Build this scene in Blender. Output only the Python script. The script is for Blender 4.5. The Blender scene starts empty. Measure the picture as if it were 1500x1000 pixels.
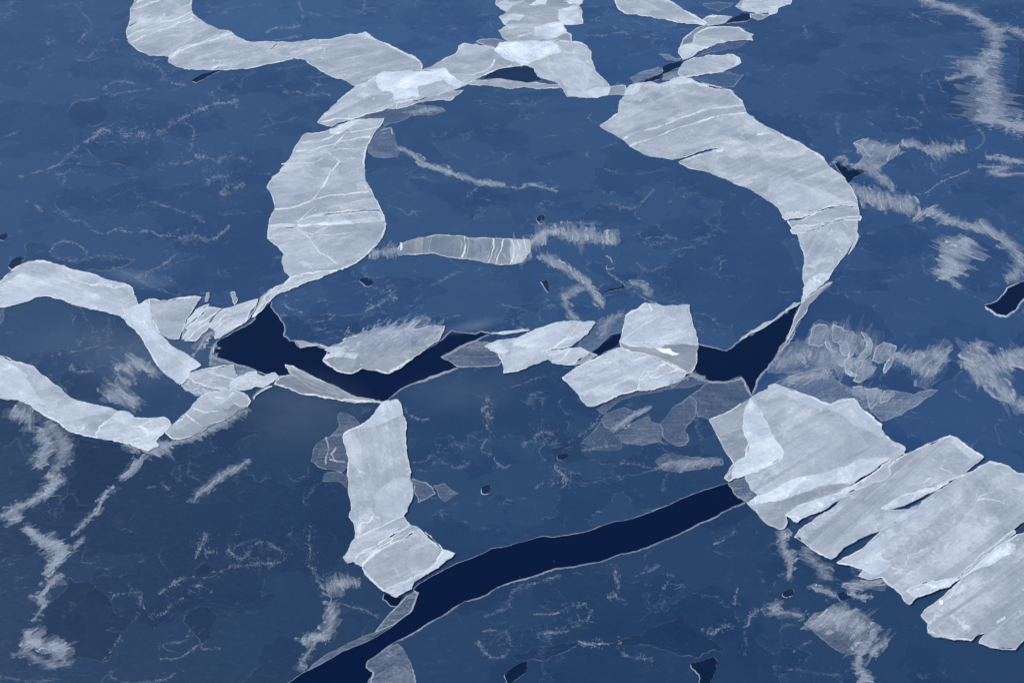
import bpy, math, random
from mathutils import Vector, noise
from mathutils.geometry import delaunay_2d_cdt
from mathutils.bvhtree import BVHTree

scene = bpy.context.scene
COL = scene.collection
R = math.radians

# ---------------------------------------------------------------- camera
CAM_H, DEP, FPX = 330.0, R(35.0), 1500 * 50 / 36
cd = bpy.data.cameras.new('camera')
cd.lens, cd.sensor_width, cd.sensor_fit = 50.0, 36.0, 'HORIZONTAL'
cd.clip_start, cd.clip_end = 1.0, 30000.0
cam = bpy.data.objects.new('camera', cd)
COL.objects.link(cam)
cam.location = (0, 0, CAM_H)
cam.rotation_euler = (math.pi / 2 - DEP, 0, 0)
scene.camera = cam

# ---------------------------------------------------------------- sky, sun, exposure
SUN_EL, SUN_AZ = R(36.0), R(-66.0)          # azimuth from +Y (ahead of the aircraft), negative = to the left
world = bpy.data.worlds.new('World')
scene.world = world
world.use_nodes = True
wn = world.node_tree
bg = wn.nodes['Background']
sky = wn.nodes.new('ShaderNodeTexSky')
sky.sky_type = 'NISHITA'
sky.sun_disc = False
sky.sun_elevation = SUN_EL
sky.sun_rotation = SUN_AZ
sky.altitude = 400
sky.air_density = 1.0
sky.dust_density = 0.4
sky.ozone_density = 2.0
wn.links.new(sky.outputs[0], bg.inputs[0])
bg.inputs[1].default_value = 0.09
sl = bpy.data.lights.new('sun', 'SUN')
sl.energy = 4.35
sl.angle = R(0.5)
sl.color = (1.0, 0.97, 0.93)
sun = bpy.data.objects.new('sun', sl)
COL.objects.link(sun)
sdir = Vector((math.sin(SUN_AZ) * math.cos(SUN_EL), math.cos(SUN_AZ) * math.cos(SUN_EL), math.sin(SUN_EL)))
sun.rotation_euler = sdir.to_track_quat('Z', 'Y').to_euler()
sun.location = (0, 0, 600)
scene.view_settings.view_transform = 'Standard'
scene.view_settings.look = 'None'
scene.view_settings.exposure = 0.0
scene.view_settings.gamma = 1.0
scene.view_settings.use_curve_mapping = False
scene.render.engine = 'CYCLES'
scene.cycles.transparent_max_bounces = 24
scene.cycles.max_bounces = 6
scene.cycles.use_denoising = True
scene.cycles.denoising_prefilter = 'ACCURATE'

# ---------------------------------------------------------------- the air
def add_haze():
    m = bpy.data.materials.new('haze_air')
    m.use_nodes = True
    nt = m.node_tree
    nt.nodes.remove(nt.nodes['Principled BSDF'])
    v = nt.nodes.new('ShaderNodeVolumePrincipled')
    v.inputs['Color'].default_value = (0.16, 0.48, 1.0, 1)
    v.inputs['Density'].default_value = 0.00006
    nt.links.new(v.outputs[0], nt.nodes['Material Output'].inputs['Volume'])
    x, y0, y1, z0, z1 = 12000, -4000, 18000, -1.5, 345
    V = [(a, b, c) for c in (z0, z1) for a, b in ((-x, y0), (x, y0), (x, y1), (-x, y1))]
    F = [(3, 2, 1, 0), (4, 5, 6, 7), (0, 1, 5, 4), (1, 2, 6, 5), (2, 3, 7, 6), (3, 0, 4, 7)]
    me = bpy.data.meshes.new('haze')
    me.from_pydata(V, [], F)
    me.materials.append(m)
    o = bpy.data.objects.new('haze', me)
    o['kind'] = 'stuff'
    o['label'] = 'thin blue haze in the air over the ice'
    COL.objects.link(o)
add_haze()

# ---------------------------------------------------------------- laying out: survey of the ice, taken from the aircraft
FW = (0.0, math.cos(DEP), -math.sin(DEP))
UP = (0.0, math.sin(DEP), math.cos(DEP))

def gp(p):
    """a surveyed sight line -> the point where it meets the level ice"""
    dx, dy = (p[0] - 750) / FPX, (500 - p[1]) / FPX
    y = FW[1] + UP[1] * dy
    z = FW[2] + UP[2] * dy
    t = CAM_H / -z
    return (dx * t, y * t)

def P(s):
    """'rc x,y x,y ... rc x,y' : points in quarter-pixel tiles of the survey, 375 x 250 each; 'ff' = whole survey"""
    out, ox, oy, k = [], 0, 0, 1.0
    for tok in s.split():
        if ',' in tok:
            x, y = tok.split(',')
            out.append((ox + float(x) * k, oy + float(y) * k))
        elif tok == 'ff':
            ox, oy, k = 0, 0, 1.0
        else:
            ox, oy, k = int(tok[1]) * 375, int(tok[0]) * 250, 0.25
    return out

def rough(pts, closed, rng, step=2.6, amp=0.10, cap=2.2):
    """break straight edges up the way ice breaks: repeated midpoint shifts"""
    res = []
    n = len(pts)
    for i in range(n if closed else n - 1):
        a, b = pts[i], pts[(i + 1) % n]
        seg = [a, b]
        L = math.dist(a, b)
        am = min(cap, amp * L)
        while L > step:
            ns = []
            for u, v in zip(seg, seg[1:]):
                dx, dy = v[0] - u[0], v[1] - u[1]
                l = math.hypot(dx, dy) or 1
                d = rng.uniform(-am, am)
                ns += [u, ((u[0] + v[0]) / 2 - dy / l * d, (u[1] + v[1]) / 2 + dx / l * d * .8)]
            ns.append(seg[-1])
            seg = ns
            L /= 2
            am *= 0.52
        res += seg[:-1]
    if not closed:
        res.append(pts[-1])
    return res

def smooth(pts, closed=False, n=6):
    res = []
    N = len(pts)
    for i in range(N if closed else N - 1):
        g = (lambda k: pts[k % N]) if closed else (lambda k: pts[max(0, min(N - 1, k))])
        p0, p1, p2, p3 = g(i - 1), g(i), g(i + 1), g(i + 2)
        for j in range(n):
            t = j / n
            res.append(tuple(.5 * ((2 * p1[k]) + (-p0[k] + p2[k]) * t + (2 * p0[k] - 5 * p1[k] + 4 * p2[k] - p3[k]) * t * t
                                   + (-p0[k] + 3 * p1[k] - 3 * p2[k] + p3[k]) * t ** 3) for k in (0, 1)))
    if not closed:
        res.append(pts[-1])
    return res

def resample(pts, step):
    out, acc = [pts[0]], 0.0
    for a, b in zip(pts, pts[1:]):
        L = math.dist(a, b)
        if L < 1e-6:
            continue
        d = step - acc
        while d <= L:
            t = d / L
            out.append((a[0] + (b[0] - a[0]) * t, a[1] + (b[1] - a[1]) * t))
            d += step
        acc = (acc + L) % step
    return out

def area(p):
    return .5 * sum(p[i - 1][0] * p[i][1] - p[i][0] * p[i - 1][1] for i in range(len(p)))

# ---------------------------------------------------------------- materials
def newmat(name):
    m = bpy.data.materials.new(name)
    m.use_nodes = True
    nt = m.node_tree
    return m, nt, nt.nodes['Principled BSDF'], lambda t, **k: _n(nt, t, k)

def _n(nt, t, k):
    n = nt.nodes.new(t)
    for a, v in k.items():
        setattr(n, a, v)
    return n

def mix_rgb(nt, fac, a, b, mode='MIX'):
    n = nt.nodes.new('ShaderNodeMix')
    n.data_type, n.blend_type = 'RGBA', mode
    for s, v in ((0, fac), (6, a), (7, b)):
        if isinstance(v, bpy.types.NodeSocket):
            nt.links.new(v, n.inputs[s])
        else:
            n.inputs[s].default_value = v
    return n.outputs[2]

def math_n(nt, op, a, b=0.0, c=0.0, clamp=False):
    n = nt.nodes.new('ShaderNodeMath')
    n.operation, n.use_clamp = op, clamp
    for s, v in enumerate((a, b, c)):
        if isinstance(v, bpy.types.NodeSocket):
            nt.links.new(v, n.inputs[s])
        else:
            n.inputs[s].default_value = v
    return n.outputs[0]

def noise_n(nt, vec, scale, detail=4, rough_=.55, dist=0.0):
    n = nt.nodes.new('ShaderNodeTexNoise')
    n.inputs['Scale'].default_value = scale
    n.inputs['Detail'].default_value = detail
    n.inputs['Roughness'].default_value = rough_
    n.inputs['Distortion'].default_value = dist
    nt.links.new(vec, n.inputs['Vector'])
    return n.outputs[0]

def ramp(nt, v, stops):
    n = nt.nodes.new('ShaderNodeMapRange')
    n.interpolation_type = 'SMOOTHSTEP'
    n.inputs[1].default_value, n.inputs[2].default_value = stops[0], stops[1]
    n.inputs[3].default_value, n.inputs[4].default_value = stops[2], stops[3]
    nt.links.new(v, n.inputs[0])
    return n.outputs[0]

def scaled(nt, vec, s, rot=None):
    m = nt.nodes.new('ShaderNodeMapping')
    m.inputs['Scale'].default_value = s
    if rot is not None:
        r = nt.nodes.new('ShaderNodeVectorRotate')
        r.rotation_type = 'Z_AXIS'
        nt.links.new(vec, r.inputs['Vector'])
        nt.links.new(rot, r.inputs['Angle'])
        vec = r.outputs[0]
    nt.links.new(vec, m.inputs['Vector'])
    return m.outputs[0]

def make_water():
    m, nt, b, N = newmat('open_sea_water')
    b.inputs['Base Color'].default_value = (0.0001, 0.0044, 0.034, 1)
    b.inputs['Roughness'].default_value = 0.02
    b.inputs['IOR'].default_value = 1.33
    b.inputs['Specular IOR Level'].default_value = 0.22
    g = N('ShaderNodeNewGeometry')
    f = noise_n(nt, scaled(nt, g.outputs['Position'], (1, 1.6, 1)), 0.9, 3)
    bp = N('ShaderNodeBump')
    bp.inputs['Strength'].default_value = 0.01
    bp.inputs['Distance'].default_value = 0.05
    nt.links.new(f, bp.inputs['Height'])
    nt.links.new(bp.outputs[0], b.inputs['Normal'])
    return m

def make_nilas():
    """young grey-blue sea ice: patches of different thickness, brine frost, faint ripples"""
    m, nt, b, N = newmat('young_dark_ice')
    g = N('ShaderNodeNewGeometry').outputs['Position']
    warp = N('ShaderNodeTexNoise')
    warp.inputs['Scale'].default_value = 0.05
    warp.inputs['Detail'].default_value = 6
    nt.links.new(g, warp.inputs['Vector'])
    wv = N('ShaderNodeVectorMath', operation='MULTIPLY_ADD')
    nt.links.new(warp.outputs['Color'], wv.inputs[0])
    wv.inputs[1].default_value = (26, 26, 0)
    nt.links.new(g, wv.inputs[2])
    wp = wv.outputs[0]
    big = noise_n(nt, wp, 0.012, 6, .52)
    med = noise_n(nt, wp, 0.026, 7, .55)
    step = ramp(nt, big, (0.478, 0.492, 0, 1))
    step2 = ramp(nt, med, (0.545, 0.560, 0, 1))
    step3 = ramp(nt, noise_n(nt, wp, 0.055, 6, .55), (0.58, 0.60, 0, 1))
    soft = noise_n(nt, g, 0.03, 6, .6)
    fine = noise_n(nt, scaled(nt, g, (0.6, 1.3, 1)), 0.5, 8, .65)
    grain = noise_n(nt, g, 1.4, 6, .7)
    base = mix_rgb(nt, step, (0.0135, 0.038, 0.096, 1), (0.0220, 0.054, 0.116, 1))
    base = mix_rgb(nt, math_n(nt, 'MULTIPLY', step2, .60), base, (0.0085, 0.031, 0.092, 1))
    base = mix_rgb(nt, math_n(nt, 'MULTIPLY', step3, .22), base, (0.0290, 0.067, 0.132, 1))
    base = mix_rgb(nt, ramp(nt, soft, (.25, .75, 0, .5)), base, (0.0260, 0.060, 0.122, 1))
    base = mix_rgb(nt, ramp(nt, grain, (.42, .72, 0, .42)), base, (0.040, 0.080, 0.145, 1))
    # faint brine frost: broken hairlines, and frosted margins where thicker ice meets thinner
    gate = ramp(nt, noise_n(nt, g, 0.05, 5, .65), (.49, .64, 0, 1))
    gate2 = ramp(nt, noise_n(nt, scaled(nt, g, (1, 1, 1)), 0.11, 5, .65), (.44, .62, 0, 1))
    def level(v, l, w):
        return ramp(nt, math_n(nt, 'ABSOLUTE', math_n(nt, 'SUBTRACT', v, l)), (0, w, 1, 0))
    cell = N('ShaderNodeTexVoronoi', feature='DISTANCE_TO_EDGE')
    cell.inputs['Scale'].default_value = 0.030
    nt.links.new(wp, cell.inputs['Vector'])
    cell2 = N('ShaderNodeTexVoronoi', feature='DISTANCE_TO_EDGE')
    cell2.inputs['Scale'].default_value = 0.085
    nt.links.new(wp, cell2.inputs['Vector'])
    hair = math_n(nt, 'MULTIPLY', ramp(nt, cell.outputs['Distance'], (0.0, 0.016, 1, 0)), gate)
    hair2 = math_n(nt, 'MULTIPLY', ramp(nt, cell2.outputs['Distance'], (0.0, 0.03, .8, 0)), math_n(nt, 'MULTIPLY', gate, gate2))
    marg = math_n(nt, 'MULTIPLY', level(big, .485, .0035), gate2)
    marg2 = math_n(nt, 'MULTIPLY', level(med, .552, .006), gate)
    lines = math_n(nt, 'ADD', math_n(nt, 'ADD', hair, hair2), math_n(nt, 'ADD', marg, marg2), clamp=True)
    frost = math_n(nt, 'MULTIPLY', lines, ramp(nt, math_n(nt, 'MULTIPLY_ADD', fine, .5, math_n(nt, 'MULTIPLY', grain, .5)), (.40, .62, 0, .42)))
    base = mix_rgb(nt, frost, base, (0.34, 0.41, 0.50, 1))
    specks = math_n(nt, 'MULTIPLY', ramp(nt, fine, (.54, .78, 0, .30)), ramp(nt, soft, (.45, .7, 0, 1)))
    base = mix_rgb(nt, specks, base, (0.12, 0.17, 0.25, 1))
    oi = N('ShaderNodeObjectInfo')          # per-sheet tint: upper sheets painted lighter for haze and sky reflection
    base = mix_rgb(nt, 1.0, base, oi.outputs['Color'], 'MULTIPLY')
    nt.links.new(base, b.inputs['Base Color'])
    b.inputs['IOR'].default_value = 1.31
    b.inputs['Specular IOR Level'].default_value = 0.60
    rg = ramp(nt, fine, (.3, .7, .30, .44))
    nt.links.new(rg, b.inputs['Roughness'])
    bp = N('ShaderNodeBump')
    bp.inputs['Strength'].default_value = 0.10
    bp.inputs['Distance'].default_value = 0.10
    nt.links.new(math_n(nt, 'ADD', fine, math_n(nt, 'MULTIPLY', step2, .4)), bp.inputs['Height'])
    nt.links.new(bp.outputs[0], b.inputs['Normal'])
    return m

def make_ice(name, lo, hi, streak_amt=.5, a_lo=.70, a_hi=1.2, fine_amt=.25, st_sc=(0.016, 0.26, 1), snow_amt=0.0):
    """translucent white ice; the object's own colour sets whiteness and opacity, 'grain' the run of its streaks"""
    m, nt, b, N = newmat(name)
    oi = N('ShaderNodeObjectInfo')
    at = N('ShaderNodeAttribute', attribute_type='OBJECT', attribute_name='grain')
    g = N('ShaderNodeNewGeometry').outputs['Position']
    off = N('ShaderNodeVectorMath', operation='MULTIPLY_ADD')   # every plate its own patch of the pattern
    nt.links.new(oi.outputs['Random'], off.inputs[0])
    off.inputs[1].default_value = (310, 170, 0)
    nt.links.new(g, off.inputs[2])
    v = off.outputs[0]
    st = noise_n(nt, scaled(nt, v, st_sc, at.outputs['Fac']), 1.0, 8, .60, .9)
    mo = noise_n(nt, v, 0.045, 9, .60, 1.0)
    fi = noise_n(nt, v, 0.9, 8, .72, .3)
    d = math_n(nt, 'MULTIPLY_ADD', st, streak_amt, math_n(nt, 'MULTIPLY', mo, 1 - streak_amt))
    d = ramp(nt, d, (.20, .84, .14, .74))
    isl = ramp(nt, noise_n(nt, scaled(nt, v, (.03, .05, 1), at.outputs['Fac']), 1.0, 9, .6, 1.2), (.53, .545, 0, .13))
    d = math_n(nt, 'ADD', d, isl)
    d = math_n(nt, 'ADD', d, math_n(nt, 'MULTIPLY', math_n(nt, 'SUBTRACT', fi, .5), fine_amt * 3), clamp=True)
    if snow_amt:
        wn_ = N('ShaderNodeTexNoise')
        wn_.inputs['Scale'].default_value = .09
        wn_.inputs['Detail'].default_value = 5
        nt.links.new(v, wn_.inputs['Vector'])
        wv = N('ShaderNodeVectorMath', operation='MULTIPLY_ADD')
        nt.links.new(wn_.outputs['Color'], wv.inputs[0])
        wv.inputs[1].default_value = (14, 14, 0)
        nt.links.new(v, wv.inputs[2])
        # drifted granular snow, and hair cracks healed white
        sn = math_n(nt, 'MULTIPLY', ramp(nt, noise_n(nt, wv.outputs[0], .035, 7, .62), (.50, .64, 0, 1)), ramp(nt, noise_n(nt, v, 1.1, 6, .75), (.36, .62, .1, 1)))
        ck = N('ShaderNodeTexVoronoi', feature='DISTANCE_TO_EDGE')
        ck.inputs['Scale'].default_value = .075
        nt.links.new(scaled(nt, wv.outputs[0], (.45, 1.5, 1), at.outputs['Fac']), ck.inputs['Vector'])
        hc = math_n(nt, 'MULTIPLY', ramp(nt, ck.outputs['Distance'], (0, .022, 1, 0)), ramp(nt, noise_n(nt, v, .07, 4, .6), (.48, .62, 0, 1)))
        pit = ramp(nt, noise_n(nt, v, .6, 5, .7), (.68, .76, 0, .16))
        d = math_n(nt, 'ADD', d, math_n(nt, 'MULTIPLY', sn, snow_amt), clamp=True)
        d = math_n(nt, 'ADD', d, math_n(nt, 'MULTIPLY', hc, .45), clamp=True)
        d = math_n(nt, 'SUBTRACT', d, pit, clamp=True)
    c = mix_rgb(nt, d, lo, hi)
    c = mix_rgb(nt, 1.0, c, oi.outputs['Color'], 'MULTIPLY')
    nt.links.new(c, b.inputs['Base Color'])
    al = math_n(nt, 'MULTIPLY', oi.outputs['Alpha'], ramp(nt, d, (0, 1, a_lo, a_hi)), clamp=True)
    nt.links.new(al, b.inputs['Alpha'])
    b.inputs['Roughness'].default_value = 0.55
    b.inputs['IOR'].default_value = 1.31
    b.inputs['Specular IOR Level'].default_value = 0.3
    bp = N('ShaderNodeBump')
    bp.inputs['Strength'].default_value = 0.25
    bp.inputs['Distance'].default_value = 0.1
    nt.links.new(fi, bp.inputs['Height'])
    nt.links.new(bp.outputs[0], b.inputs['Normal'])
    return m

WATER = make_water()
NILAS = make_nilas()
ICE = make_ice('pale_ice', (0.39, 0.47, 0.56, 1), (0.86, 0.89, 0.915, 1), .30, .76, 1.18, .24, (0.012, 0.30, 1), .24)
FROST = make_ice('white_frost', (0.70, 0.75, 0.80, 1), (0.86, 0.88, 0.90, 1), .2, .6, 1.3, .4)
RAFT = make_ice('rafted_thin_ice', (0.27, 0.355, 0.48, 1), (0.74, 0.79, 0.85, 1), .62, .30, 1.6, .40, (0.05, 1.3, 1))
CREST = make_ice('strip_crest_frost', (0.72, 0.77, 0.82, 1), (0.88, 0.90, 0.92, 1), .2, 1.3, 2.6, .4)
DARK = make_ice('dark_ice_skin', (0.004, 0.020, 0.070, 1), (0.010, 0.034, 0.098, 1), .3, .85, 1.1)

# ---------------------------------------------------------------- objects
ORG = {}
def link(name, verts, faces, mat, parent=None, color=(1, 1, 1, 1), grain=0.0):
    me = bpy.data.meshes.new(name)
    po = ORG[parent.name] if parent else (0.0, 0.0)
    n = max(1, len(verts))
    og = (sum(v[0] for v in verts) / n, sum(v[1] for v in verts) / n)
    verts = [(v[0] - og[0], v[1] - og[1], v[2]) for v in verts]
    me.from_pydata(verts, [], faces)
    me.materials.append(mat)
    me.update()
    o = bpy.data.objects.new(name, me)
    COL.objects.link(o)
    o.color = color
    o['grain'] = grain
    ORG[o.name] = og
    o.location = (og[0] - po[0], og[1] - po[1], 0)
    if parent:
        o.parent = parent
    return o

def root(name, path):
    o = bpy.data.objects.new(name, None)
    COL.objects.link(o)
    g = gp(path[len(path) // 2])
    ORG[o.name] = g
    o.location = (g[0], g[1], 0)
    return o

def tag(o, label, cat, group=None, kind=None):
    o['label'] = label
    o['category'] = cat
    if group:
        o['group'] = group
    if kind:
        o['kind'] = kind
    return o

ZC = [0.06]
def next_z(dz=0.0012):
    ZC[0] += dz
    return ZC[0]

def slab(name, outline, holes, z, th, mat, parent=None, color=(1, 1, 1, 1), grain=0.0, plain=None):
    """flat plate with true holes: top face and broken edge down to the level it lies on"""
    v2, faces = [], []
    for poly in [outline] + holes:
        g = [gp(p) for p in poly]
        if area(g) < 0:
            g.reverse()
        faces.append(list(range(len(v2), len(v2) + len(g))))
        v2 += [Vector(q) for q in g]
    ov, oe, of, _, _, fo = delaunay_2d_cdt(v2, [], faces, 1, 1e-4)
    keep = [f for f, ids in zip(of, fo) if 0 in ids and not any(i > 0 for i in ids)]
    A_ = sum(abs(area([(ov[k].x, ov[k].y) for k in f])) for f in keep)
    B_ = abs(area([gp(p) for p in outline]))
    if not holes and not .85 < A_ / B_ < 1.1:
        if plain is not None:
            return slab(name, plain, holes, z, th, mat, parent, color, grain)
        print('AREA', SEED[0], round(A_ / B_, 2), outline[0])
    if th > 0:
        cnt = {}
        for f in keep:
            for i in range(len(f)):
                cnt[(f[i], f[(i + 1) % len(f)])] = 1
        edge = [e for e in cnt if (e[1], e[0]) not in cnt]
    verts = [(p.x, p.y, z) for p in ov]
    faces = [list(f) for f in keep]
    if th > 0:
        n = len(verts)
        low = {}
        for a, b in edge:
            for k in (a, b):
                if k not in low:
                    low[k] = len(verts)
                    verts.append((ov[k].x, ov[k].y, z - th))
            faces.append([a, low[a], low[b], b])
    used = sorted({i for f in faces for i in f})
    rm = {k: i for i, k in enumerate(used)}
    return link(name, [verts[k] for k in used], [[rm[i] for i in f] for f in faces], mat, parent, color, grain)

def ridge_geo(path, w, z, h, rng, gaps=.25, closed=False, vary=.6):
    """raised crest along a line: two slopes, uneven width, broken here and there"""
    V, F = [], []
    n = len(path)
    off = rng.uniform(0, 900)
    prev = None
    L = 0
    for i in range(n + (1 if closed else 0)):
        p = path[i % n]
        a, b = (path[(i - 1) % n], path[(i + 1) % n]) if closed else (path[max(0, i - 1)], path[min(n - 1, i + 1)])
        if i:
            L += math.dist(p, path[(i - 1) % n])
        dx, dy = b[0] - a[0], b[1] - a[1]
        l = math.hypot(dx, dy) or 1
        nx, ny = -dy / l, dx / l * .8
        k = noise.noise((L * .055 + off, off, 0)) + .55 * noise.noise((L * .3 + off, 7, off))
        ww = w * max(0.0, 1 + vary * 1.6 * k)
        if noise.noise((L * .02 + off, 3.3, off * .7)) < -0.55 + gaps:
            ww *= .25
        ww = max(ww, .14 * w)
        j = rng.uniform(-.15, .15) * ww
        base = len(V)
        for q, hz in ((.5, 0), (0, h), (-.5, 0)):
            g = gp((p[0] + nx * (ww * q + j), p[1] + ny * (ww * q + j)))
            V.append((g[0], g[1], z + hz * min(1.2, ww / w)))
        if prev is not None:
            F += [[prev, prev + 1, base + 1, base], [prev + 1, prev + 2, base + 2, base + 1]]
        prev = base
    return V, F

def margin_geo(out, w, z, rng):
    """whiter frosted margin just inside a broken edge, of very uneven width"""
    V, F = [], []
    n = len(out)
    off = rng.uniform(0, 800)
    sg = 1 if area(out) > 0 else -1
    L = 0
    for i in range(n + 1):
        p = out[i % n]
        a, b = out[(i - 3) % n], out[(i + 3) % n]
        L += math.dist(p, out[(i - 1) % n])
        dx, dy = b[0] - a[0], b[1] - a[1]
        l = math.hypot(dx, dy) or 1
        k = noise.noise((L * .03 + off, off, 1)) + .5 * noise.noise((L * .15 + off, 3, off))
        ww = w * max(.05, .35 + 1.5 * k)
        q = (p[0] - dy / l * sg * ww, p[1] + dx / l * sg * ww * .8)
        for r in (p, q):
            g = gp(r)
            V.append((g[0], g[1], z))
        if i:
            e = 2 * i
            F.append([e - 2, e - 1, e + 1, e])
    return V, F

def flip_up(V, F):
    out = []
    for f in F:
        a, b, c = (Vector(V[i]) for i in f[:3])
        out.append(f if (b - a).cross(c - a).z >= 0 else f[::-1])
    return out

def img_angle(center, deg):
    a = gp(center)
    b = gp((center[0] + 10 * math.cos(R(deg)), center[1] + 10 * math.sin(R(deg))))
    return math.atan2(b[1] - a[1], b[0] - a[0])

def cen(p):
    return (sum(q[0] for q in p) / len(p), sum(q[1] for q in p) / len(p))

def self_cross(p):
    n = len(p)
    def o(a, b, c):
        return (b[0] - a[0]) * (c[1] - a[1]) - (b[1] - a[1]) * (c[0] - a[0])
    for i in range(n):
        a, b = p[i], p[(i + 1) % n]
        for j in range(i + 2, n):
            if i == 0 and j == n - 1:
                continue
            c, d = p[j], p[(j + 1) % n]
            if max(a[0], b[0]) < min(c[0], d[0]) or max(c[0], d[0]) < min(a[0], b[0]):
                continue
            if o(a, b, c) * o(a, b, d) < 0 and o(c, d, a) * o(c, d, b) < 0:
                return True
    return False

def thick_line(pts, w, rng):
    pts = rough(pts, False, rng, 3, .06, .9)
    l, r = [], []
    n = len(pts)
    for i, p in enumerate(pts):
        a, b = pts[max(0, i - 1)], pts[min(n - 1, i + 1)]
        dx, dy = b[0] - a[0], b[1] - a[1]
        d = math.hypot(dx, dy) or 1
        ww = w * .5 * (math.sin(math.pi * min(1, max(0, (i + .3) / n))) ** .5) * rng.uniform(.6, 1.2)
        l.append((p[0] - dy / d * ww, p[1] + dx / d * ww))
        r.append((p[0] + dy / d * ww, p[1] - dx / d * ww))
    return l + r[::-1]

SEED = [11]
def plate(label, s, b=1.0, a=.85, grain=0, ridges=(), patches=(), cracks=(), rim=1.3, flecks=0, group='pale ice plates', name='ice_plate', cat='ice plate', am=.09, rim_gap=.42, mat=None, layers=None):
    """one pale plate of ice lying on the dark sheet, with its raised rim, ridges, doubled areas and loose snow"""
    SEED[0] += 1
    rng = random.Random(SEED[0])
    pts = P(s)
    out = rough(pts, True, rng, amp=am)
    z = next_z()
    gr = -img_angle(cen(pts), grain)
    holes = [thick_line(P(c), w, rng) for c, w in cracks]
    if self_cross(out):
        for k in (.5, .2, 0):
            out = rough(pts, True, rng, amp=am * k)
            if not self_cross(out):
                break
        else:
            print('CROSS', label)
    b *= 1.04
    o = slab(name, out, holes, z, z - .002, mat or ICE, None, (b, b, b, a), gr)
    tag(o, label, cat, group)
    # crosswise layers: thin sheets slid one under the other, each a faint band with a hairline edge
    A_px = abs(area(pts))
    if layers is None:
        layers = int(min(9, A_px / 1900)) if A_px > 2200 else 0
    ca, sa = math.cos(R(grain)), math.sin(R(grain))
    tt = sorted(-p[0] * sa + p[1] * ca for p in out)
    for _ in range(layers):
        c0 = rng.uniform(tt[0], tt[-1])
        wd = rng.choice((5, 8, 12, 18, 28))
        t1 = R(rng.gauss(0, 3.5))
        band_ = out
        for k, sgn in ((c0, 1), (c0 + wd, -1)):
            nx, ny = -math.sin(R(grain) + t1), math.cos(R(grain) + t1)
            mid = cen(pts)
            base_ = k + (mid[0] * (nx + sa) + mid[1] * (ny - ca))
            res = []
            for i in range(len(band_)):
                u, w_ = band_[i - 1], band_[i]
                du, dw = (u[0] * nx + u[1] * ny - base_) * sgn, (w_[0] * nx + w_[1] * ny - base_) * sgn
                if (du < 0) != (dw < 0):
                    f_ = du / (du - dw)
                    res.append((u[0] + (w_[0] - u[0]) * f_, u[1] + (w_[1] - u[1]) * f_))
                if dw >= 0:
                    res.append(w_)
            band_ = res
            if len(band_) < 3:
                break
        if len(band_) < 6 or self_cross(band_):
            continue
        bb = rng.choice((.86, .92, 1.1, 1.16))
        lz = next_z(.0004)
        c = slab('thin_layer', band_, [], lz, .001, ICE, o, (b * bb, b * bb, b * bb, rng.uniform(.14, .36)), gr)
        xs_ = sorted(band_, key=lambda p: p[0] * ca + p[1] * sa)
        lo_, hi_ = xs_[0], xs_[-1]
        d_ = [p for p in band_ if abs(p[0] * nx + p[1] * ny - base_) < .6]
        if len(d_) >= 2:
            d_.sort(key=lambda p: p[0] * ca + p[1] * sa)
            line = rough([d_[0], d_[-1]], False, rng, 3, .03, 1.2)
            V, F = ridge_geo(line, 1.0, lz + .0002, .006, rng, .3, False, .9)
            if F:
                link('hairline', V, flip_up(V, F), FROST, c, (1.05, 1.05, 1.05, rng.choice((.15, .3, .5))), gr)
    for q in patches:
        ps, pb, pa = q[0], q[1] * 1.16, min(1, q[2] * 1.4)
        po = rough(P(ps), True, rng, amp=.17, cap=3)
        if self_cross(po):
            po = rough(P(ps), True, rng, amp=.03, cap=3)
        pz = next_z(.0012)
        c = slab('doubled_layer', po, [], pz, pz - z + .001, ICE, o, (pb, pb, pb, pa), gr)
        if len(q) > 3:
            V, F = ridge_geo(po, q[3], pz, .01, rng, .3, True)
            link('layer_rim', V, flip_up(V, F), FROST, c, (1, 1, 1, .75), gr)
    if rim:
        V, F = margin_geo(out, 4.5, z + .0008, rng)
        link('frosted_margin', V, flip_up(V, F), ICE, o, (1.12, 1.12, 1.12, .28), gr)
        V, F = ridge_geo(out, rim * .85, z + .001, .013, rng, rim_gap, True, .95)
        link('raised_rim', V, flip_up(V, F), FROST, o, (1.08, 1.08, 1.08, .95), gr)
    for q in ridges:
        rs, w = q[:2]
        al = q[2] if len(q) > 2 else .95
        base = rough(P(rs), False, rng, amp=.07)
        V, F = ridge_geo(base, w * 1.0, next_z(.0006), .014, rng, .15, False, .8)
        if F:
            link('pressure_ridge', V, flip_up(V, F), FROST, o, (1.08, 1.08, 1.08, al), gr)
        for sd in (-1, 1):                       # fine fractures that run beside a ridge
            if rng.random() < .6 and len(base) > 14:
                d = sd * rng.uniform(2.2, 6.0)
                i0 = rng.randrange(len(base) // 3)
                i1 = len(base) - rng.randrange(len(base) // 3)
                side = []
                for i in range(i0, i1):
                    a_, b_ = base[max(0, i - 4)], base[min(len(base) - 1, i + 4)]
                    l = math.dist(a_, b_) or 1
                    q = (base[i][0] - (b_[1] - a_[1]) / l * d, base[i][1] + (b_[0] - a_[0]) / l * d * .8)
                    if inside(q, pts):
                        side.append(q)
                if len(side) > 8:
                    V, F = ridge_geo(side, max(.7, w * .4), ZC[0], .006, rng, .4, False, 1.0)
                    if F:
                        link('hairline_fracture', V, flip_up(V, F), FROST, o, (1, 1, 1, al * .55), gr)['kind'] = 'stuff'
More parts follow.
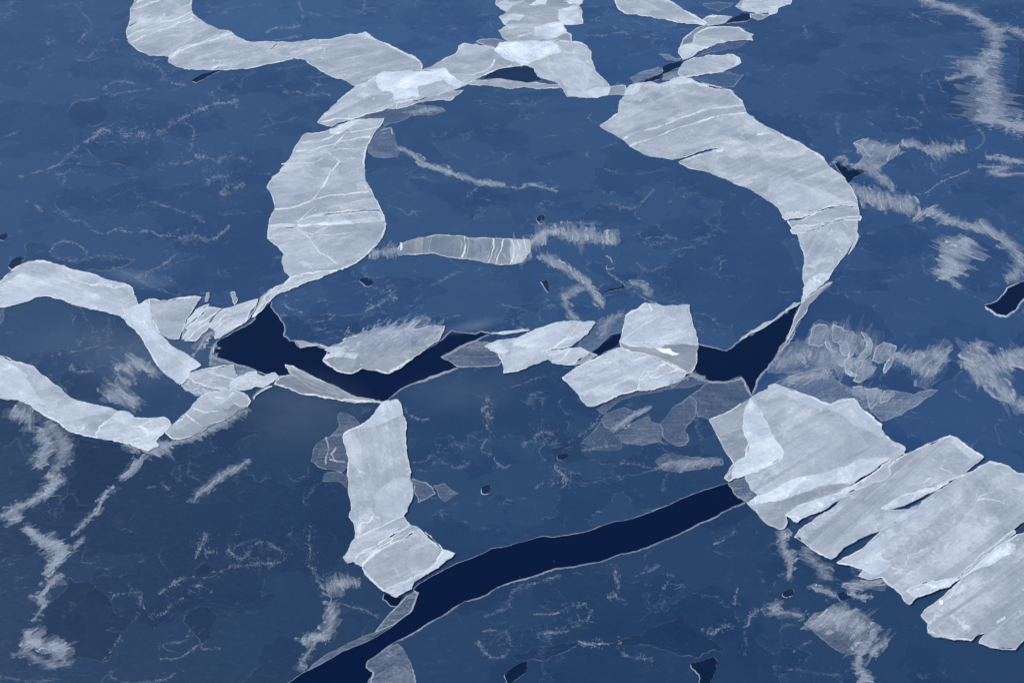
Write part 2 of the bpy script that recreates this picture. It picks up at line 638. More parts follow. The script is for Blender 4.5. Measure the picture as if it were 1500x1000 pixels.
    if flecks:
        V, F = [], []
        xs, ys = [p[0] for p in pts], [p[1] for p in pts]
        n = 0
        while n < flecks:
            p = (rng.uniform(min(xs), max(xs)), rng.uniform(min(ys), max(ys)))
            if not inside(p, pts):
                n += .3
                continue
            n += 1
            r = rng.choice((.5, .6, .8, 1.0, 1.7))
            k = len(V)
            t0 = rng.uniform(0, 6.28)
            for j in range(5):
                t = t0 + j * 1.2566 + rng.uniform(-.4, .4)
                g = gp((p[0] + math.cos(t) * r * rng.uniform(.6, 1.5), p[1] + math.sin(t) * r * rng.uniform(.4, .9)))
                V.append((g[0], g[1], ZC[0] + .003))
            g = gp(p)
            V.append((g[0], g[1], ZC[0] + .015 * r))
            F += [[k + j, k + (j + 1) % 5, k + 5] for j in range(5)]
        f = link('snow_flecks', V, flip_up(V, F), FROST, o, (1, 1, 1, .8), gr)
        f['kind'] = 'stuff'
    return o

def inside(p, poly):
    c = False
    j = len(poly) - 1
    for i in range(len(poly)):
        a, b = poly[i], poly[j]
        if (a[1] > p[1]) != (b[1] > p[1]) and p[0] < (b[0] - a[0]) * (p[1] - a[1]) / (b[1] - a[1]) + a[0]:
            c = not c
        j = i
    return c

# strips of finger-rafted ice: a few broken shapes, shared by all strips
def strip_pool():
    pool = []
    rng = random.Random(5)
    for k in range(10):
        up, dn = [], []
        n = 5
        for i in range(n + 1):
            t = i / n
            taper = 1 if .1 < t < .9 else rng.uniform(.35, .9)
            e = rng.uniform(-.04, .04)
            up.append((t - .5 + e, .5 * taper * rng.uniform(.75, 1.15)))
            dn.append((t - .5 + rng.uniform(-.04, .04), -.5 * taper * rng.uniform(.75, 1.15)))
        V = [(x, y, 0) for x, y in up] + [(x, y, 0) for x, y in dn]
        m = n + 1
        F = [[i, m + i, m + i + 1, i + 1] for i in range(n)]
        e = len(V)                      # a crest of frost along one side
        side = up if k % 2 else dn
        sg = 1 if k % 2 else -1
        for x, y in side:
            V += [(x, y, 0), (x, y - sg * .09, .01), (x, y - sg * .17, .002)]
        C = []
        for i in range(n):
            if rng.random() < .7:
                p = e + 3 * i
                C += [[p, p + 3, p + 4, p + 1], [p + 1, p + 4, p + 5, p + 2]]
        me = bpy.data.meshes.new('ice_strip')
        me.from_pydata(V, [], flip_up(V, F + C))
        me.materials.append(RAFT)
        me.materials.append(CREST)
        for i, pl in enumerate(me.polygons):
            pl.material_index = 1 if i >= len(F) else 0
        pool.append(me)
    return pool
POOL = strip_pool()

def flakes(path, wid, deg, ln, dens, rng, z, th=1.3, spread=.5, gap=-.2):
    V, F = [], []
    samp = resample(path, 1.0)
    n = len(samp)
    off = rng.uniform(0, 500)
    for _ in range(int(n * dens)):
        i = rng.randrange(n)
        cl = noise.noise((i * .06 + off, off, 1)) + .6 * noise.noise((i * .2 + off, off, 9))
        if cl < gap or rng.random() > .35 + cl + .4:
            continue
        p = samp[i]
        w = wid * (0.65 + .6 * noise.noise((i * .035, off, 4)))
        a, b = samp[max(0, i - 3)], samp[min(n - 1, i + 3)]
        dx, dy = b[0] - a[0], b[1] - a[1]
        l = math.hypot(dx, dy) or 1
        s = (rng.gauss(0, spread * .55) + .35 * noise.noise((i * .12 + off, off, 6))) * w
        x, y = p[0] - dy / l * s, p[1] + dx / l * s
        t = R(deg + rng.gauss(0, 17))
        L, W = ln * rng.choice((.25, .4, .6, .8, 1.2)) * .5, th * rng.uniform(.4, 1.5) * .5
        c, sn = math.cos(t), math.sin(t)
        k = len(V)
        zz = z + rng.uniform(0, .02)
        for q, r in ((-1, -.2), (-.5, -1), (.5, -.9), (1, .1), (.4, 1), (-.6, .8)):
            q *= L * rng.uniform(.6, 1.3)
            r *= W * rng.uniform(.5, 1.4)
            g = gp((x + c * q - sn * r, y + sn * q + c * r * .85))
            V.append((g[0], g[1], zz))
        F.append(list(range(k, k + 6)))
    return V, F

def frost(label, s, w=4, deg=20, a=.35, dens=1.5, ln=5, th=1.2, cat='frost ridge', group='faint frost ridges on the dark ice'):
    """low crumbled ridge: a heap of small overlapping flakes along a wandering line, with a broken crest"""
    SEED[0] += 1
    rng = random.Random(SEED[0])
    path = rough(smooth(P(s)), False, rng, 2, .22, 2.6)
    z = next_z(.0003)
    gr = -img_angle(cen(path), deg)
    o = root('frost_ridge', path)
    V, F = flakes(path, w * 1.3, deg, ln * .6, dens * 2.0, rng, z, th * 1.1)
    V2, F2 = flakes(path, w * 3.0, deg, ln * .9, dens * 1.1, rng, z, th * .9, .8, 0)
    k = len(V)
    c = link('frost_crumbs', V + V2, flip_up(V + V2, F + [[i + k for i in f] for f in F2]), RAFT, o, (1, 1, 1, a * .55), gr)
    c['kind'] = 'stuff'
    V, F = ridge_geo(path, max(.7, w * .16), z, .01, rng, .75, False, 1.0)
    if F:
        c = link('crest', V, flip_up(V, F), RAFT, o, (1, 1, 1, a * .65), gr)
        c['kind'] = 'stuff'
    return tag(o, label, cat, group)

def band(label, s, w=20, deg=20, a=.4, step=3.2, th=5, dens=2.0, name='rafted_band', cat='rafted ice', group='bands of finger rafted ice', jit=8, taper=True, lenv=.45, b=1.0):
    """finger-rafted band: see-through panels, single strips pushed over one another, crumbs along the crushed core"""
    SEED[0] += 1
    rng = random.Random(SEED[0])
    path = smooth(P(s))
    z = next_z(.0006)
    o = root(name, path)
    tag(o, label, cat, group)
    samp = resample(path, step * .85)
    n = max(1, len(samp) - 1)
    off = rng.uniform(0, 400)
    def strip(p, L, T, al, an, dz):
        A, B = gp((p[0] - math.cos(an) * L / 2, p[1] - math.sin(an) * L / 2)), gp((p[0] + math.cos(an) * L / 2, p[1] + math.sin(an) * L / 2))
        g = gp(p)
        sc = abs(g[0] - gp((p[0] + 1, p[1]))[0])
        c = bpy.data.objects.new('ice_strip', POOL[rng.randrange(len(POOL))])
        COL.objects.link(c)
        c.parent = o
        c.location = ((A[0] + B[0]) / 2 - ORG[o.name][0], (A[1] + B[1]) / 2 - ORG[o.name][1], z + dz)
        c.rotation_euler = (0, 0, math.atan2(B[1] - A[1], B[0] - A[0]))
        c.scale = (math.dist(A, B), T * sc * 1.25, 1)
        bb = b * rng.uniform(.88, 1.12)
        c.color = (bb, bb, bb, min(1, al))
        c['grain'] = -c.rotation_euler.z
    # the beds: ragged sheets whose edges are combed into teeth along the run of the fingers
    fine = resample(path, 1.15)
    m_ = len(fine) - 1
    for nm, wf, af, dz in (('rafted_bed', 1.30, .42, .002), ('rafted_core', .62, .62, .012)):
        V, F = [], []
        o2 = rng.uniform(0, 500)
        lat = 0.0
        el = er = .5
        for i, p in enumerate(fine):
            t = i / max(1, m_)
            big = noise.noise((i * .05 + o2, o2, 3)) + .5 * noise.noise((i * .16 + o2, 4, o2))
            if rng.random() < .45:                  # a new tooth
                el = rng.uniform(.25, .75) if rng.random() < .8 else rng.uniform(.6, 1.05)
                er = rng.uniform(.25, .75) if rng.random() < .8 else rng.uniform(.6, 1.05)
            ww = w * wf * max(.12, .85 + .9 * big)
            if taper:
                ww *= .45 + .55 * math.sin(math.pi * t) ** .5
            lat = .92 * lat + rng.gauss(0, .03)
            q = fine[min(m_, i + 2)]
            u = fine[max(0, i - 2)]
            ta = math.atan2(q[1] - u[1], q[0] - u[0])
            an = R(deg) + R(14) * noise.noise((i * .05 + o2, 9, o2))
            s_ = math.sin(an - ta)
            if abs(s_) < .45:                       # fingers nearly along the path: open them out
                an = ta + math.copysign(math.asin(.45), s_ if s_ else 1)
                s_ = math.sin(an - ta)
            sg = 1 if s_ > 0 else -1
            for sd, e_ in ((-1, el), (1, er)):
                d = sd * sg * e_ * ww + lat * w * sg
                g = gp((p[0] + math.cos(an) * d + rng.gauss(0, .3), p[1] + math.sin(an) * d * .9 + rng.gauss(0, .3)))
                V.append((g[0], g[1], z + dz))
            if i and big > -.62:
                F.append([2 * i - 2, 2 * i - 1, 2 * i + 1, 2 * i])
        if F:
            c = link(nm, V, flip_up(V, F), RAFT, o, (b, b, b, a * af), -img_angle(cen(path), deg))
            c['kind'] = 'stuff'
    k = 0.0
    for i, p in enumerate(samp):
        t = i / n
        k = .8 * k + rng.gauss(0, .10)          # the band shoves from side to side
        dn = noise.noise((i * .16 + off, off, 2)) + .5 * noise.noise((i * .5 + off, off, 8))
        ww = w * (0.85 + .9 * dn)
        if taper:
            ww *= .5 + .5 * math.sin(math.pi * min(1, max(0, t))) ** .5
        ww = max(ww, .25 * w)
        an = R(deg + rng.gauss(0, jit) + 12 * noise.noise((i * .1 + off, 5, off)))
        p = (p[0] + math.cos(an) * k * w, p[1] + math.sin(an) * k * w)
        if i % 4 == 0:
            strip((p[0] + rng.gauss(0, 2), p[1] + rng.gauss(0, 2)), ww * rng.uniform(.8, 1.35), th * rng.uniform(2.0, 3.6), a * rng.uniform(.18, .5), an, rng.uniform(.004, .012))
        if dn < -.45:
            continue
        sh = rng.gauss(0, .14) * w
        strip((p[0] + math.cos(an) * sh, p[1] + math.sin(an) * sh), ww * rng.uniform(1 - lenv, 1 + lenv * .5), th * rng.choice((.2, .3, .45, .6, .9)),
              a * rng.choice((.08, .14, .22, .34, .6)), an, .014 + rng.uniform(0, .03))
    fl = rough(path, False, rng, 2, .2, 3)
    V, F = flakes(fl, w * .8, deg, max(3, w * .17), dens * 2.8 * max(.8, w / 14), rng, z + .03, 1.5)
    c = link('ice_crumbs', V, flip_up(V, F), RAFT, o, (b * 1.08, b * 1.08, b * 1.08, a * .55), -img_angle(cen(path), deg))
    c['kind'] = 'stuff'
    return o

def film(label, s, a=.2, b=1.0, grain=0, rim=.8, rim_a=.4, ridges=(), name='ice_film', cat='ice film', group='faint films of thin ice', am=.12):
    """faint see-through film of thin ice over the dark sheet"""
    SEED[0] += 1
    rng = random.Random(SEED[0])
    pts = P(s)
    out = rough(pts, True, rng, amp=am)
    if self_cross(out):
        out = rough(pts, True, rng, amp=.03)
        if self_cross(out):
            print('CROSS', label)
    z = next_z(.0008)
    gr = -img_angle(cen(pts), grain)
    if name == 'ice_film':
        a, rim_a = a * .8, rim_a * .65
    o = slab(name, out, [], z, 0.02, RAFT, None, (b, b, b, a), gr)
    tag(o, label, cat, group)
    if rim:
        V, F = ridge_geo(out, rim, z + .001, .01, rng, .35, True, .8)
        link('thin_rim', V, flip_up(V, F), FROST, o, (1, 1, 1, rim_a), gr)
    for q in ridges:
        V, F = ridge_geo(rough(P(q[0]), False, rng, amp=.08), q[1], z + .001, .01, rng, .2, False, .6)
        if F:
            link('pressure_ridge', V, flip_up(V, F), FROST, o, (1, 1, 1, q[2] if len(q) > 2 else .5), gr)
    return o

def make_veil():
    m, nt, b, N = newmat('blown_frost_and_sheen')
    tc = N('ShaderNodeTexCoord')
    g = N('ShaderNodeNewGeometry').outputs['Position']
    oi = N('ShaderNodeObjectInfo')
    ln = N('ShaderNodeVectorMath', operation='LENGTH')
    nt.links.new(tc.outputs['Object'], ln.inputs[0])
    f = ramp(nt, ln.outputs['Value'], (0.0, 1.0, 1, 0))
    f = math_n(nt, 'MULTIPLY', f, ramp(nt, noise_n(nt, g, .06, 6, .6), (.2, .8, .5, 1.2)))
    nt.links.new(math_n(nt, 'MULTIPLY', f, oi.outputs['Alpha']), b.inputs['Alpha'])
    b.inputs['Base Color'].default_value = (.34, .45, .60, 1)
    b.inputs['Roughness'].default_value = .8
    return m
VEIL = make_veil()
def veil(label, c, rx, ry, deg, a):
    """disc fading out to all sides: blown frost plumes, and ice sheen painted in"""
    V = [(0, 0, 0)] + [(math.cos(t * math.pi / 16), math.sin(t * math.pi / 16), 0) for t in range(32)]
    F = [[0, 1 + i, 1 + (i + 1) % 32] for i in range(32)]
    me = bpy.data.meshes.new('frost_sheen_veil')
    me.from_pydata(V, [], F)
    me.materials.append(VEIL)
    o = bpy.data.objects.new('frost_sheen_veil', me)
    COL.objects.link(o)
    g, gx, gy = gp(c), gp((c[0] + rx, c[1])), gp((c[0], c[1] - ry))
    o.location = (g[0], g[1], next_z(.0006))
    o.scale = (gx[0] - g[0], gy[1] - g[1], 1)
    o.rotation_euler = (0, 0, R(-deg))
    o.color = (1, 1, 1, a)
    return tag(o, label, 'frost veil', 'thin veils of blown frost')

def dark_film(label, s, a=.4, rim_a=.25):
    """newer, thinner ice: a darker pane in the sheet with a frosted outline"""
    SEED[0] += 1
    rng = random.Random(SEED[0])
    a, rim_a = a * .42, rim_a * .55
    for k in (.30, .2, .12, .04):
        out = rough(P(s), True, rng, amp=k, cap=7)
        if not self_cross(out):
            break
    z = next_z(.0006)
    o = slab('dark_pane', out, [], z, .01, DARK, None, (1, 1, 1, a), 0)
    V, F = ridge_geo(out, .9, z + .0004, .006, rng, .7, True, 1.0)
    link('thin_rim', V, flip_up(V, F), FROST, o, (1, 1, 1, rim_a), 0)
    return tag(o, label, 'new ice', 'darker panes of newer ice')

# ================================================================ THE SEA AND THE DARK SHEETS OF YOUNG ICE
XR, Y0, Y1 = 9000.0, -2500.0, 14000.0
wv = [(-XR * 1.2, Y0 * 1.2, -.14), (XR * 1.2, Y0 * 1.2, -.14), (XR * 1.2, Y1 * 1.2, -.14), (-XR * 1.2, Y1 * 1.2, -.14)]
sea = link('sea_water', wv, [[0, 1, 2, 3]], WATER)
sea['kind'] = 'structure'

LEADS = {
 # name: (outline, rim width, rim opacity)
 'upper': ('20 1245,70 1256,45 1275,0 10 1300,985 1370,945 1440,915 1500,870 11 0,850 60,795 90,768 85,800 130,850 160,900 160,970 200,1000 '
           '21 225,0 260,40 340,25 420,45 410,85 390,115 440,150 480,178 570,192 620,160 700,175 780,192 820,170 870,140 930,90 980,60 1080,0 '
           '11 1150,940 1200,950 1240,955 1290,960 1320,945 1370,955 1260,1000 21 1200,25 1085,90 1130,115 1180,150 1100,175 1050,195 980,225 860,270 800,315 740,358 '
           '640,340 540,300 450,250 350,210 250,160 180,138 205,200 140,200 60,190 0,170 20 1500,165 1400,135 1330,110 1260,88', 3.0, .5),
 'middle': ('22 462,70 530,10 12 545,1000 570,965 640,955 630,1000 22 625,10 590,40 510,85', 2.0, .5),
 'right': ('12 1085,1000 22 1090,20 1180,40 1260,58 1310,20 12 1340,1000 1400,952 1500,905 13 0,908 60,870 130,815 195,775 180,820 150,880 130,940 105,1000 '
           '23 70,60 0,140 22 1500,150 1450,200 1420,270 1405,312 1395,292 1370,240 1345,208 1300,225 1240,235 1130,225 1070,205 1050,185 1070,140 1085,60', 3.0, .5),
 'lower': ('22 820,1000 960,940 1130,870 1265,832 1310,900 1365,940 1310,960 1225,1000 32 1180,30 1050,90 870,170 730,225 640,240 510,290 370,315 260,325 130,370 0,405 '
           '31 1410,440 1350,480 1220,520 1150,560 1060,620 960,680 840,745 770,785 650,870 645,910 690,940 660,980 640,1060 60,1060 190,1000 300,930 400,880 500,820 650,760 800,670 900,590 915,570 '
           '950,475 925,450 1000,395 1120,330 1280,265 1380,215 1500,195 32 0,190 170,145 240,148 420,120 560,70 680,45', 2.4, .5),
 'far_right': ('13 1272,790 1340,768 1380,730 1405,690 1460,665 1500,650 1580,610 1580,740 1500,745 1450,815 1395,848 1340,838', 4.0, .75),
 'notch_north': ('02 1250,138 1300,105 1350,80 1390,80 1400,108 1370,125 1310,130', 2, .6),
 'notch_mid': ('02 1140,147 1208,147 1203,160 1160,160', 1.2, .5),
 'chain': ('02 1002,362 997,390 940,410 885,435 860,465 768,485 780,470 850,440 887,415 878,395 920,375 965,362', 2.2, .7),
 'cut': ('00 1122,474 1160,450 1200,433 1295,412 1230,445 1150,485', 1.6, .95),
 'tip': ('31 752,472 820,502 885,475 850,512 828,550 790,545 748,508', 2.6, .6),
 'pond': ('11 600,640 640,623 690,642 690,667 650,682', 2.0, .6),
 'east_gap': ('03 380,930 420,945 460,980 470,1000 13 480,0 520,-18 580,0 500,40 470,72 452,48', 1.5, .4),
 'south': ('32 1035,880 1110,858 1200,830 1212,900 1190,960 1150,1050 1080,1050 1100,970 1070,930', 2.2, .7),
 'south_west': ('31 1455,985 1450,950 1500,905 32 30,885 100,860 95,930 40,972 0,1000 31 1480,1040', 2.0, .6),
 'strip_gap': ('02 -178,462 -130,430 -60,405 0,390 80,388 130,405 150,452 180,472 80,487 0,472 -80,466', 1.0, .3),
 'edge_west': ('10 40,558 90,508 150,502 110,560 78,588', 1.6, .7),
 'edge_west_high': ('10 -40,400 0,378 50,358 32,410 0,405', 1.4, .7),
 'hook': ('12 540,488 580,500 600,480 640,478 604,520 606,570 556,588 553,560 586,548 582,515', 1.6, .8),
 'dent': ('12 140,285 168,255 198,262 182,300 165,316', 1.6, .8),
 'nick': ('12 163,640 185,645 212,640 220,722 195,690', 1.6, .8),
 'mid_pool': ('22 265,665 300,655 342,660 322,685 285,696 262,690', 1.2, .6),
 'bar_pool': ('21 1322,850 1382,835 1372,888 1330,897 1318,875', 1.6, .8),
 'corner_pool': ('33 80,468 120,448 155,452 150,488 95,502', 1.6, .7),
 'corner_pool_east': ('33 400,478 440,462 492,460 490,508 425,522', 1.2, .5),
 'shoulder': ('12 520,722 570,690 640,682 655,650 668,690 600,700', 1.2, .5),
}
SEAMS = [  # the sheets meet under the pale ridges of ice
 'ff 235,-300 225,40 240,70 300,85 380,75 520,90 560,115 560,135',
 'ff 560,135 640,105 700,80 770,75',
 'ff 770,75 790,30 798,-300',
 'ff 770,75 830,118 880,132 925,130 942.5,120.7',
 'ff 1000,91 996,75 1012,55 1036,39',
 'ff 1052,36.5 1063,34.5',
 'ff 1099,25 1115,10 1135,-300',
 'ff 925,130 1000,170 1100,220 1200,290 1210,380 1173.75,443.75',
 'ff 560,135 510,200 470,300 470,380 440,410 397,442',
 'ff 325,496.25 280,470 220,462 190,455 180,440 100,410 50,400 0,430 -700,560',
 'ff 375,542 350,555 310,595 270,610 220,640 150,600 80,570 0,540 -700,470',
 'ff 560,589.5 555,650 560,750 585,840 585,852 563,868',
 'ff 582,886 606,872',
 'ff 717,488.5 760,505 830,515 866,517',
 'ff 907,500 960,520 1018,535',
 'ff 1101.25,578 1120,640 1130,700 1091.25,735',
 'ff 390,1015 330,1400',
 'ff 1091.25,735 1200,720 1325,665 1420,690 1500,745 2600,800',
]
SHEETS = [  # a point on it, label
 ((850,250), 'dark blue thin ice sheet ringed by the pale curving bands in the middle'),
 ((250,300), 'dark blue thin ice sheet below the pale hook, left of the pale S-shaped band'),
 ((500,30), 'dark blue thin ice sheet inside the pale hook at the top'),
 ((930,60), 'dark blue thin ice sheet between the two pale ribbons at the top centre'),
 ((1300,120), 'dark blue thin ice sheet along the right edge with feathered bands'),
 ((60,490), 'dark grey-blue thin ice sheet between the two pale bands at the left edge'),
 ((300,800), 'dark navy thin ice sheet below the lower left pale band, left of the pale bar'),
 ((800,700), 'dark blue thin ice sheet between the two open leads, right of the pale bar'),
 ((1000,900), 'dark blue thin ice sheet below the lower open lead'),
]
TONE = [(1.34, 1.42, 1.5), (1.22, 1.3, 1.42), (1.5, 1.6, 1.75), (1.5, 1.6, 1.75), (1.24, 1.34, 1.5), (1.15, 1.18, 1.2), (0.72, 0.8, 0.86), (1.0, 1.08, 1.12), (0.8, 0.9, 0.98)]  # brightening toward the far ice is put into the sheet colours
SEED[0] = 500
lead_rng = random.Random(77)
def shrink(p, k):
    c = cen(p)
    return [(c[0] + (q[0] - c[0]) * k, c[1] + (q[1] - c[1]) * k) for q in p]
SMALL = ('pond', 'hook', 'dent', 'nick', 'mid_pool', 'bar_pool', 'edge_west', 'edge_west_high', 'corner_pool', 'corner_pool_east', 'shoulder', 'south', 'south_west')
lead_out = {k: rough(shrink(smooth(P(v[0]), True, 3), .84), True, lead_rng, 1.6, .26, 2.4) if k in SMALL else rough(P(v[0]), True, lead_rng, 2.4, .10, 1.5) for k, v in LEADS.items()}
v2 = [Vector(q) for q in ((-XR, Y0), (XR, Y0), (XR, Y1), (-XR, Y1))]
fc = [[0, 1, 2, 3]]
for k, o in lead_out.items():
    g = [gp(p) for p in o]
    if area(g) < 0:
        g.reverse()
    fc.append(list(range(len(v2), len(v2) + len(g))))
    v2 += [Vector(q) for q in g]
eds = []
for s in SEAMS:
    pts = P(s)
    g = []
    for i, p in enumerate(pts):
        q = Vector(gp(p))
        # seam ends that touch open water land on the lead's own outline
        if i in (0, len(pts) - 1):
            near = [(math.dist(p, l[j]), l[j]) for l in lead_out.values() for j in range(len(l))]
            d, b = min(near)
            if d < 9:
                q = Vector(gp(b))
        g.append(q)
    for i in (0, -1):
        p = pts[i]
        if p[1] < -200:
            g.insert(0, Vector((g[i].x * 4, Y1))) if i == 0 else g.append(Vector((g[i].x * 4, Y1)))
        elif p[0] < -600:
            g.insert(0, Vector((-XR, g[i].y))) if i == 0 else g.append(Vector((-XR, g[i].y)))
        elif p[1] > 1300:
            g.append(Vector((g[i].x, Y0)))
        elif p[0] > 2500:
            g.insert(0, Vector((XR, g[i].y))) if i == 0 else g.append(Vector((XR, g[i].y)))
    k = len(v2)
    v2 += g
    eds += [(k + i, k + i + 1) for i in range(len(g) - 1)]
ov, oe, of, _, oeo, fo = delaunay_2d_cdt(v2, eds, fc, 1, 1e-3)
wall = {tuple(sorted(e)) for e, src in zip(oe, oeo) if src}
lead_face = [any(i > 0 for i in ids) for ids in fo]
by_edge = {}
for i, f in enumerate(of):
    for a, b in zip(f, list(f[1:]) + [f[0]]):
        by_edge.setdefault(tuple(sorted((a, b))), []).append(i)
comp = [-1] * len(of)
nc = 0
for i in range(len(of)):
    if comp[i] >= 0 or lead_face[i]:
        continue
    st = [i]
    comp[i] = nc
    while st:
        f = of[st.pop()]
        for a, b in zip(f, list(f[1:]) + [f[0]]):
            e = tuple(sorted((a, b)))
            if e in wall:
                continue
            for j in by_edge[e]:
                if comp[j] < 0 and not lead_face[j]:
                    comp[j] = nc
                    st.append(j)
    nc += 1
def face_at(g):
    for i, f in enumerate(of):
        if inside(g, [(ov[k].x, ov[k].y) for k in f]):
            return i
    return None
own = {}
for n, (p, lab) in enumerate(SHEETS):
    c = comp[face_at(gp(p))]
    if c in own:
        print('SHEET CLASH', n, own[c])
    own.setdefault(c, n)
sizes = {}
for c in comp:
    sizes[c] = sizes.get(c, 0) + 1
print('comps', nc, 'unowned', [(c, sizes[c]) for c in range(nc) if c not in own])
# slivers go to a neighbour
for c in range(nc):
    if c in own:
        continue
    for i in range(len(of)):
        if comp[i] == c:
            f = of[i]
            for a, b in zip(f, list(f[1:]) + [f[0]]):
                for j in by_edge[tuple(sorted((a, b)))]:
                    if comp[j] in own and comp[j] != c and c not in own:
                        own[c] = own[comp[j]]
sheet_obj, sheet_bvh = [], []
for n, (p, lab) in enumerate(SHEETS):
    fs = [list(of[i]) for i in range(len(of)) if comp[i] in own and own[comp[i]] == n]
    verts = [(q.x, q.y, 0.0) for q in ov]
    seen = {}
    for f in fs:
        for a, b in zip(f, f[1:] + [f[0]]):
            seen[(a, b)] = 1
    low = {}
    sk = []
    for (a, b) in seen:
        if (b, a) in seen:
            continue
        e = tuple(sorted((a, b)))
        if any(lead_face[j] for j in by_edge[e]):
            for k in (a, b):
                if k not in low:
                    low[k] = len(verts)
                    verts.append((ov[k].x, ov[k].y, -.16))
            sk.append([a, low[a], low[b], b])
    sheet_bvh.append(BVHTree.FromPolygons(verts, fs))
    allf = fs + sk
    used = sorted({i for f in allf for i in f})
    rm = {k: i for i, k in enumerate(used)}
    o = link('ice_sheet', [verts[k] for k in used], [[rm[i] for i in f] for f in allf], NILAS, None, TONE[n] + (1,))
    tag(o, lab, 'ice sheet', 'dark thin ice sheets')
    sheet_obj.append(o)
# frozen spray rims along the open water, each belonging to the sheet it edges
for k, o in lead_out.items():
    w, al = LEADS[k][1] * .75, LEADS[k][2] * .85
    rng = random.Random(len(k) * 7 + len(o))
    c0 = area(o)
    small = abs(c0) < 1300
    runs = []
    for i, p in enumerate(o):
        a, b = o[i - 1], o[(i + 1) % len(o)]
        dx, dy = b[0] - a[0], b[1] - a[1]
        l = math.hypot(dx, dy) or 1
        sg = 1 if c0 > 0 else -1
        nx, ny = dy / l * sg, -dx / l * sg
        q = gp((p[0] + nx * w * .7, p[1] + ny * w * .7))
        hit = None
        for n, t in enumerate(sheet_bvh):
            if t.ray_cast(Vector((q[0], q[1], 5)), Vector((0, 0, -1)), 9)[0] is not None:
                hit = n
        if runs and runs[-1][0] == hit:
            runs[-1][1].append((p, nx, ny))
        else:
            runs.append([hit, [(p, nx, ny)]])
    off = rng.uniform(0, 300)
    for hit, pts in runs:
        if hit is None or len(pts) < 3:
            continue
        V, F = [], []
        for i, (p, nx, ny) in enumerate(pts):
            # the rim is broad where ice is wind-packed on the near shore, thin on the far one
            side = 1.0 + .9 * max(0, ny)
            if small:               # little cracks: packed rim on one shore only
                side = max(0.0, .35 + .9 * ny - .6 * nx)
            ww = w * side * (.75 + .6 * noise.noise((i * .06 + off, off, 0)) + .35 * noise.noise((i * .4, off, 2)))
            ww = max(.12 if small else .35, ww)
            for d, hz in ((.05, .0), (.35, .10), (1.0, .008)):
                g = gp((p[0] + nx * ww * d, p[1] + ny * ww * d * .8))
                V.append((g[0], g[1], .004 + hz))
            if i:
                e = 3 * i
                F += [[e - 3, e - 2, e + 1, e], [e - 2, e - 1, e + 2, e + 1]]
        link('water_edge_rim', V, flip_up(V, F), FROST, sheet_obj[hit], (.95, .97, 1, al))
# skins of new ice over the small leads
SEED[0] = 600
def skin(label, lead, a):
    o = slab('ice_skin', lead_out[lead], [], -.07, .03, DARK, None, (1, 1, 1, a))
    tag(o, label, 'new ice', 'dark new ice over refrozen cracks')
skin('dark skin of new ice between two pale ribbons near the top centre', 'strip_gap', .9)
skin('small dark skin of ice in the hook-shaped crack inside the ring', 'hook', .8)
skin('small dark round skin of ice below the S-shaped band', 'pond', .75)
skin('small dark skin of ice left of the striped central band end', 'dent', .8)
skin('narrow dark skin of ice below the striped central band', 'nick', .8)
skin('small dark skin of ice among grey films above the lower lead', 'mid_pool', .8)
skin('small dark skin of ice right of the long pale bar', 'bar_pool', .8)
skin('dark skin of ice in the crack just above the left pale band', 'edge_west', .7)
skin('tiny dark skin of ice on the left edge above the pale band', 'edge_west_high', .7)
skin('small dark skin of ice beside the squiggly ribbon at lower right', 'corner_pool', .8)
skin('small dark skin of ice under the frayed streaks at lower right', 'corner_pool_east', .85)
skin('thin dark skin of ice in the short crack above the bright square plate', 'shoulder', .85)
skin('dark skin of ice in the notched pool at the bottom edge', 'south', .3)
skin('dark skin of ice in the small pool at the bottom edge', 'south_west', .3)

# ================================================================ FAINT FROST RIDGES AND FILMS ON THE DARK SHEETS
SEED[0] = 900
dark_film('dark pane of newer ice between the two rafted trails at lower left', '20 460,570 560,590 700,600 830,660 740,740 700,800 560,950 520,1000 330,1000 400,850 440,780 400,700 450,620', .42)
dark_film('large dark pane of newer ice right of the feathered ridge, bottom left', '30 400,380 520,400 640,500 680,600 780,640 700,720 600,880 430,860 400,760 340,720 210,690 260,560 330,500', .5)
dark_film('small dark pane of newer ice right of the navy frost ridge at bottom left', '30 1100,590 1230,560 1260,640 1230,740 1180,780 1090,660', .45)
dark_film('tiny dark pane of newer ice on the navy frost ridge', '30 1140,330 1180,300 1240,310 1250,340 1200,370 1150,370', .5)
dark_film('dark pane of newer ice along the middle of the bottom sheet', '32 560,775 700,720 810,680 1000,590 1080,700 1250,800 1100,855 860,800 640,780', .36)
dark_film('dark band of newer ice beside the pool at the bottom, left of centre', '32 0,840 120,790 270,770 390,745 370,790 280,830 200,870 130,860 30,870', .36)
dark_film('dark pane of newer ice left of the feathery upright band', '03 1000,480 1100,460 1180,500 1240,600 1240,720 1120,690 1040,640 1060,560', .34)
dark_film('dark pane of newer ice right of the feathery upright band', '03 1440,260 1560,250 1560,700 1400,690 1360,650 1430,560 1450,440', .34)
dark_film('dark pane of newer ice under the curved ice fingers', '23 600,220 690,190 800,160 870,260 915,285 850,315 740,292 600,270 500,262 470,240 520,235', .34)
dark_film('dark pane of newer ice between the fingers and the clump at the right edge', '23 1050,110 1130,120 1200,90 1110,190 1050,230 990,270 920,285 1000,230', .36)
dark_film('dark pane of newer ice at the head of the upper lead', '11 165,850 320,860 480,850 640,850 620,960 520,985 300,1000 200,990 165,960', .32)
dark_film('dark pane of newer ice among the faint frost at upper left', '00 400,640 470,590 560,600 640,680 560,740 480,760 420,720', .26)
dark_film('dark pane of newer ice under the broken frost arc at left', '00 490,860 600,830 780,850 880,810 960,820 930,940 860,1000 600,960', .22)
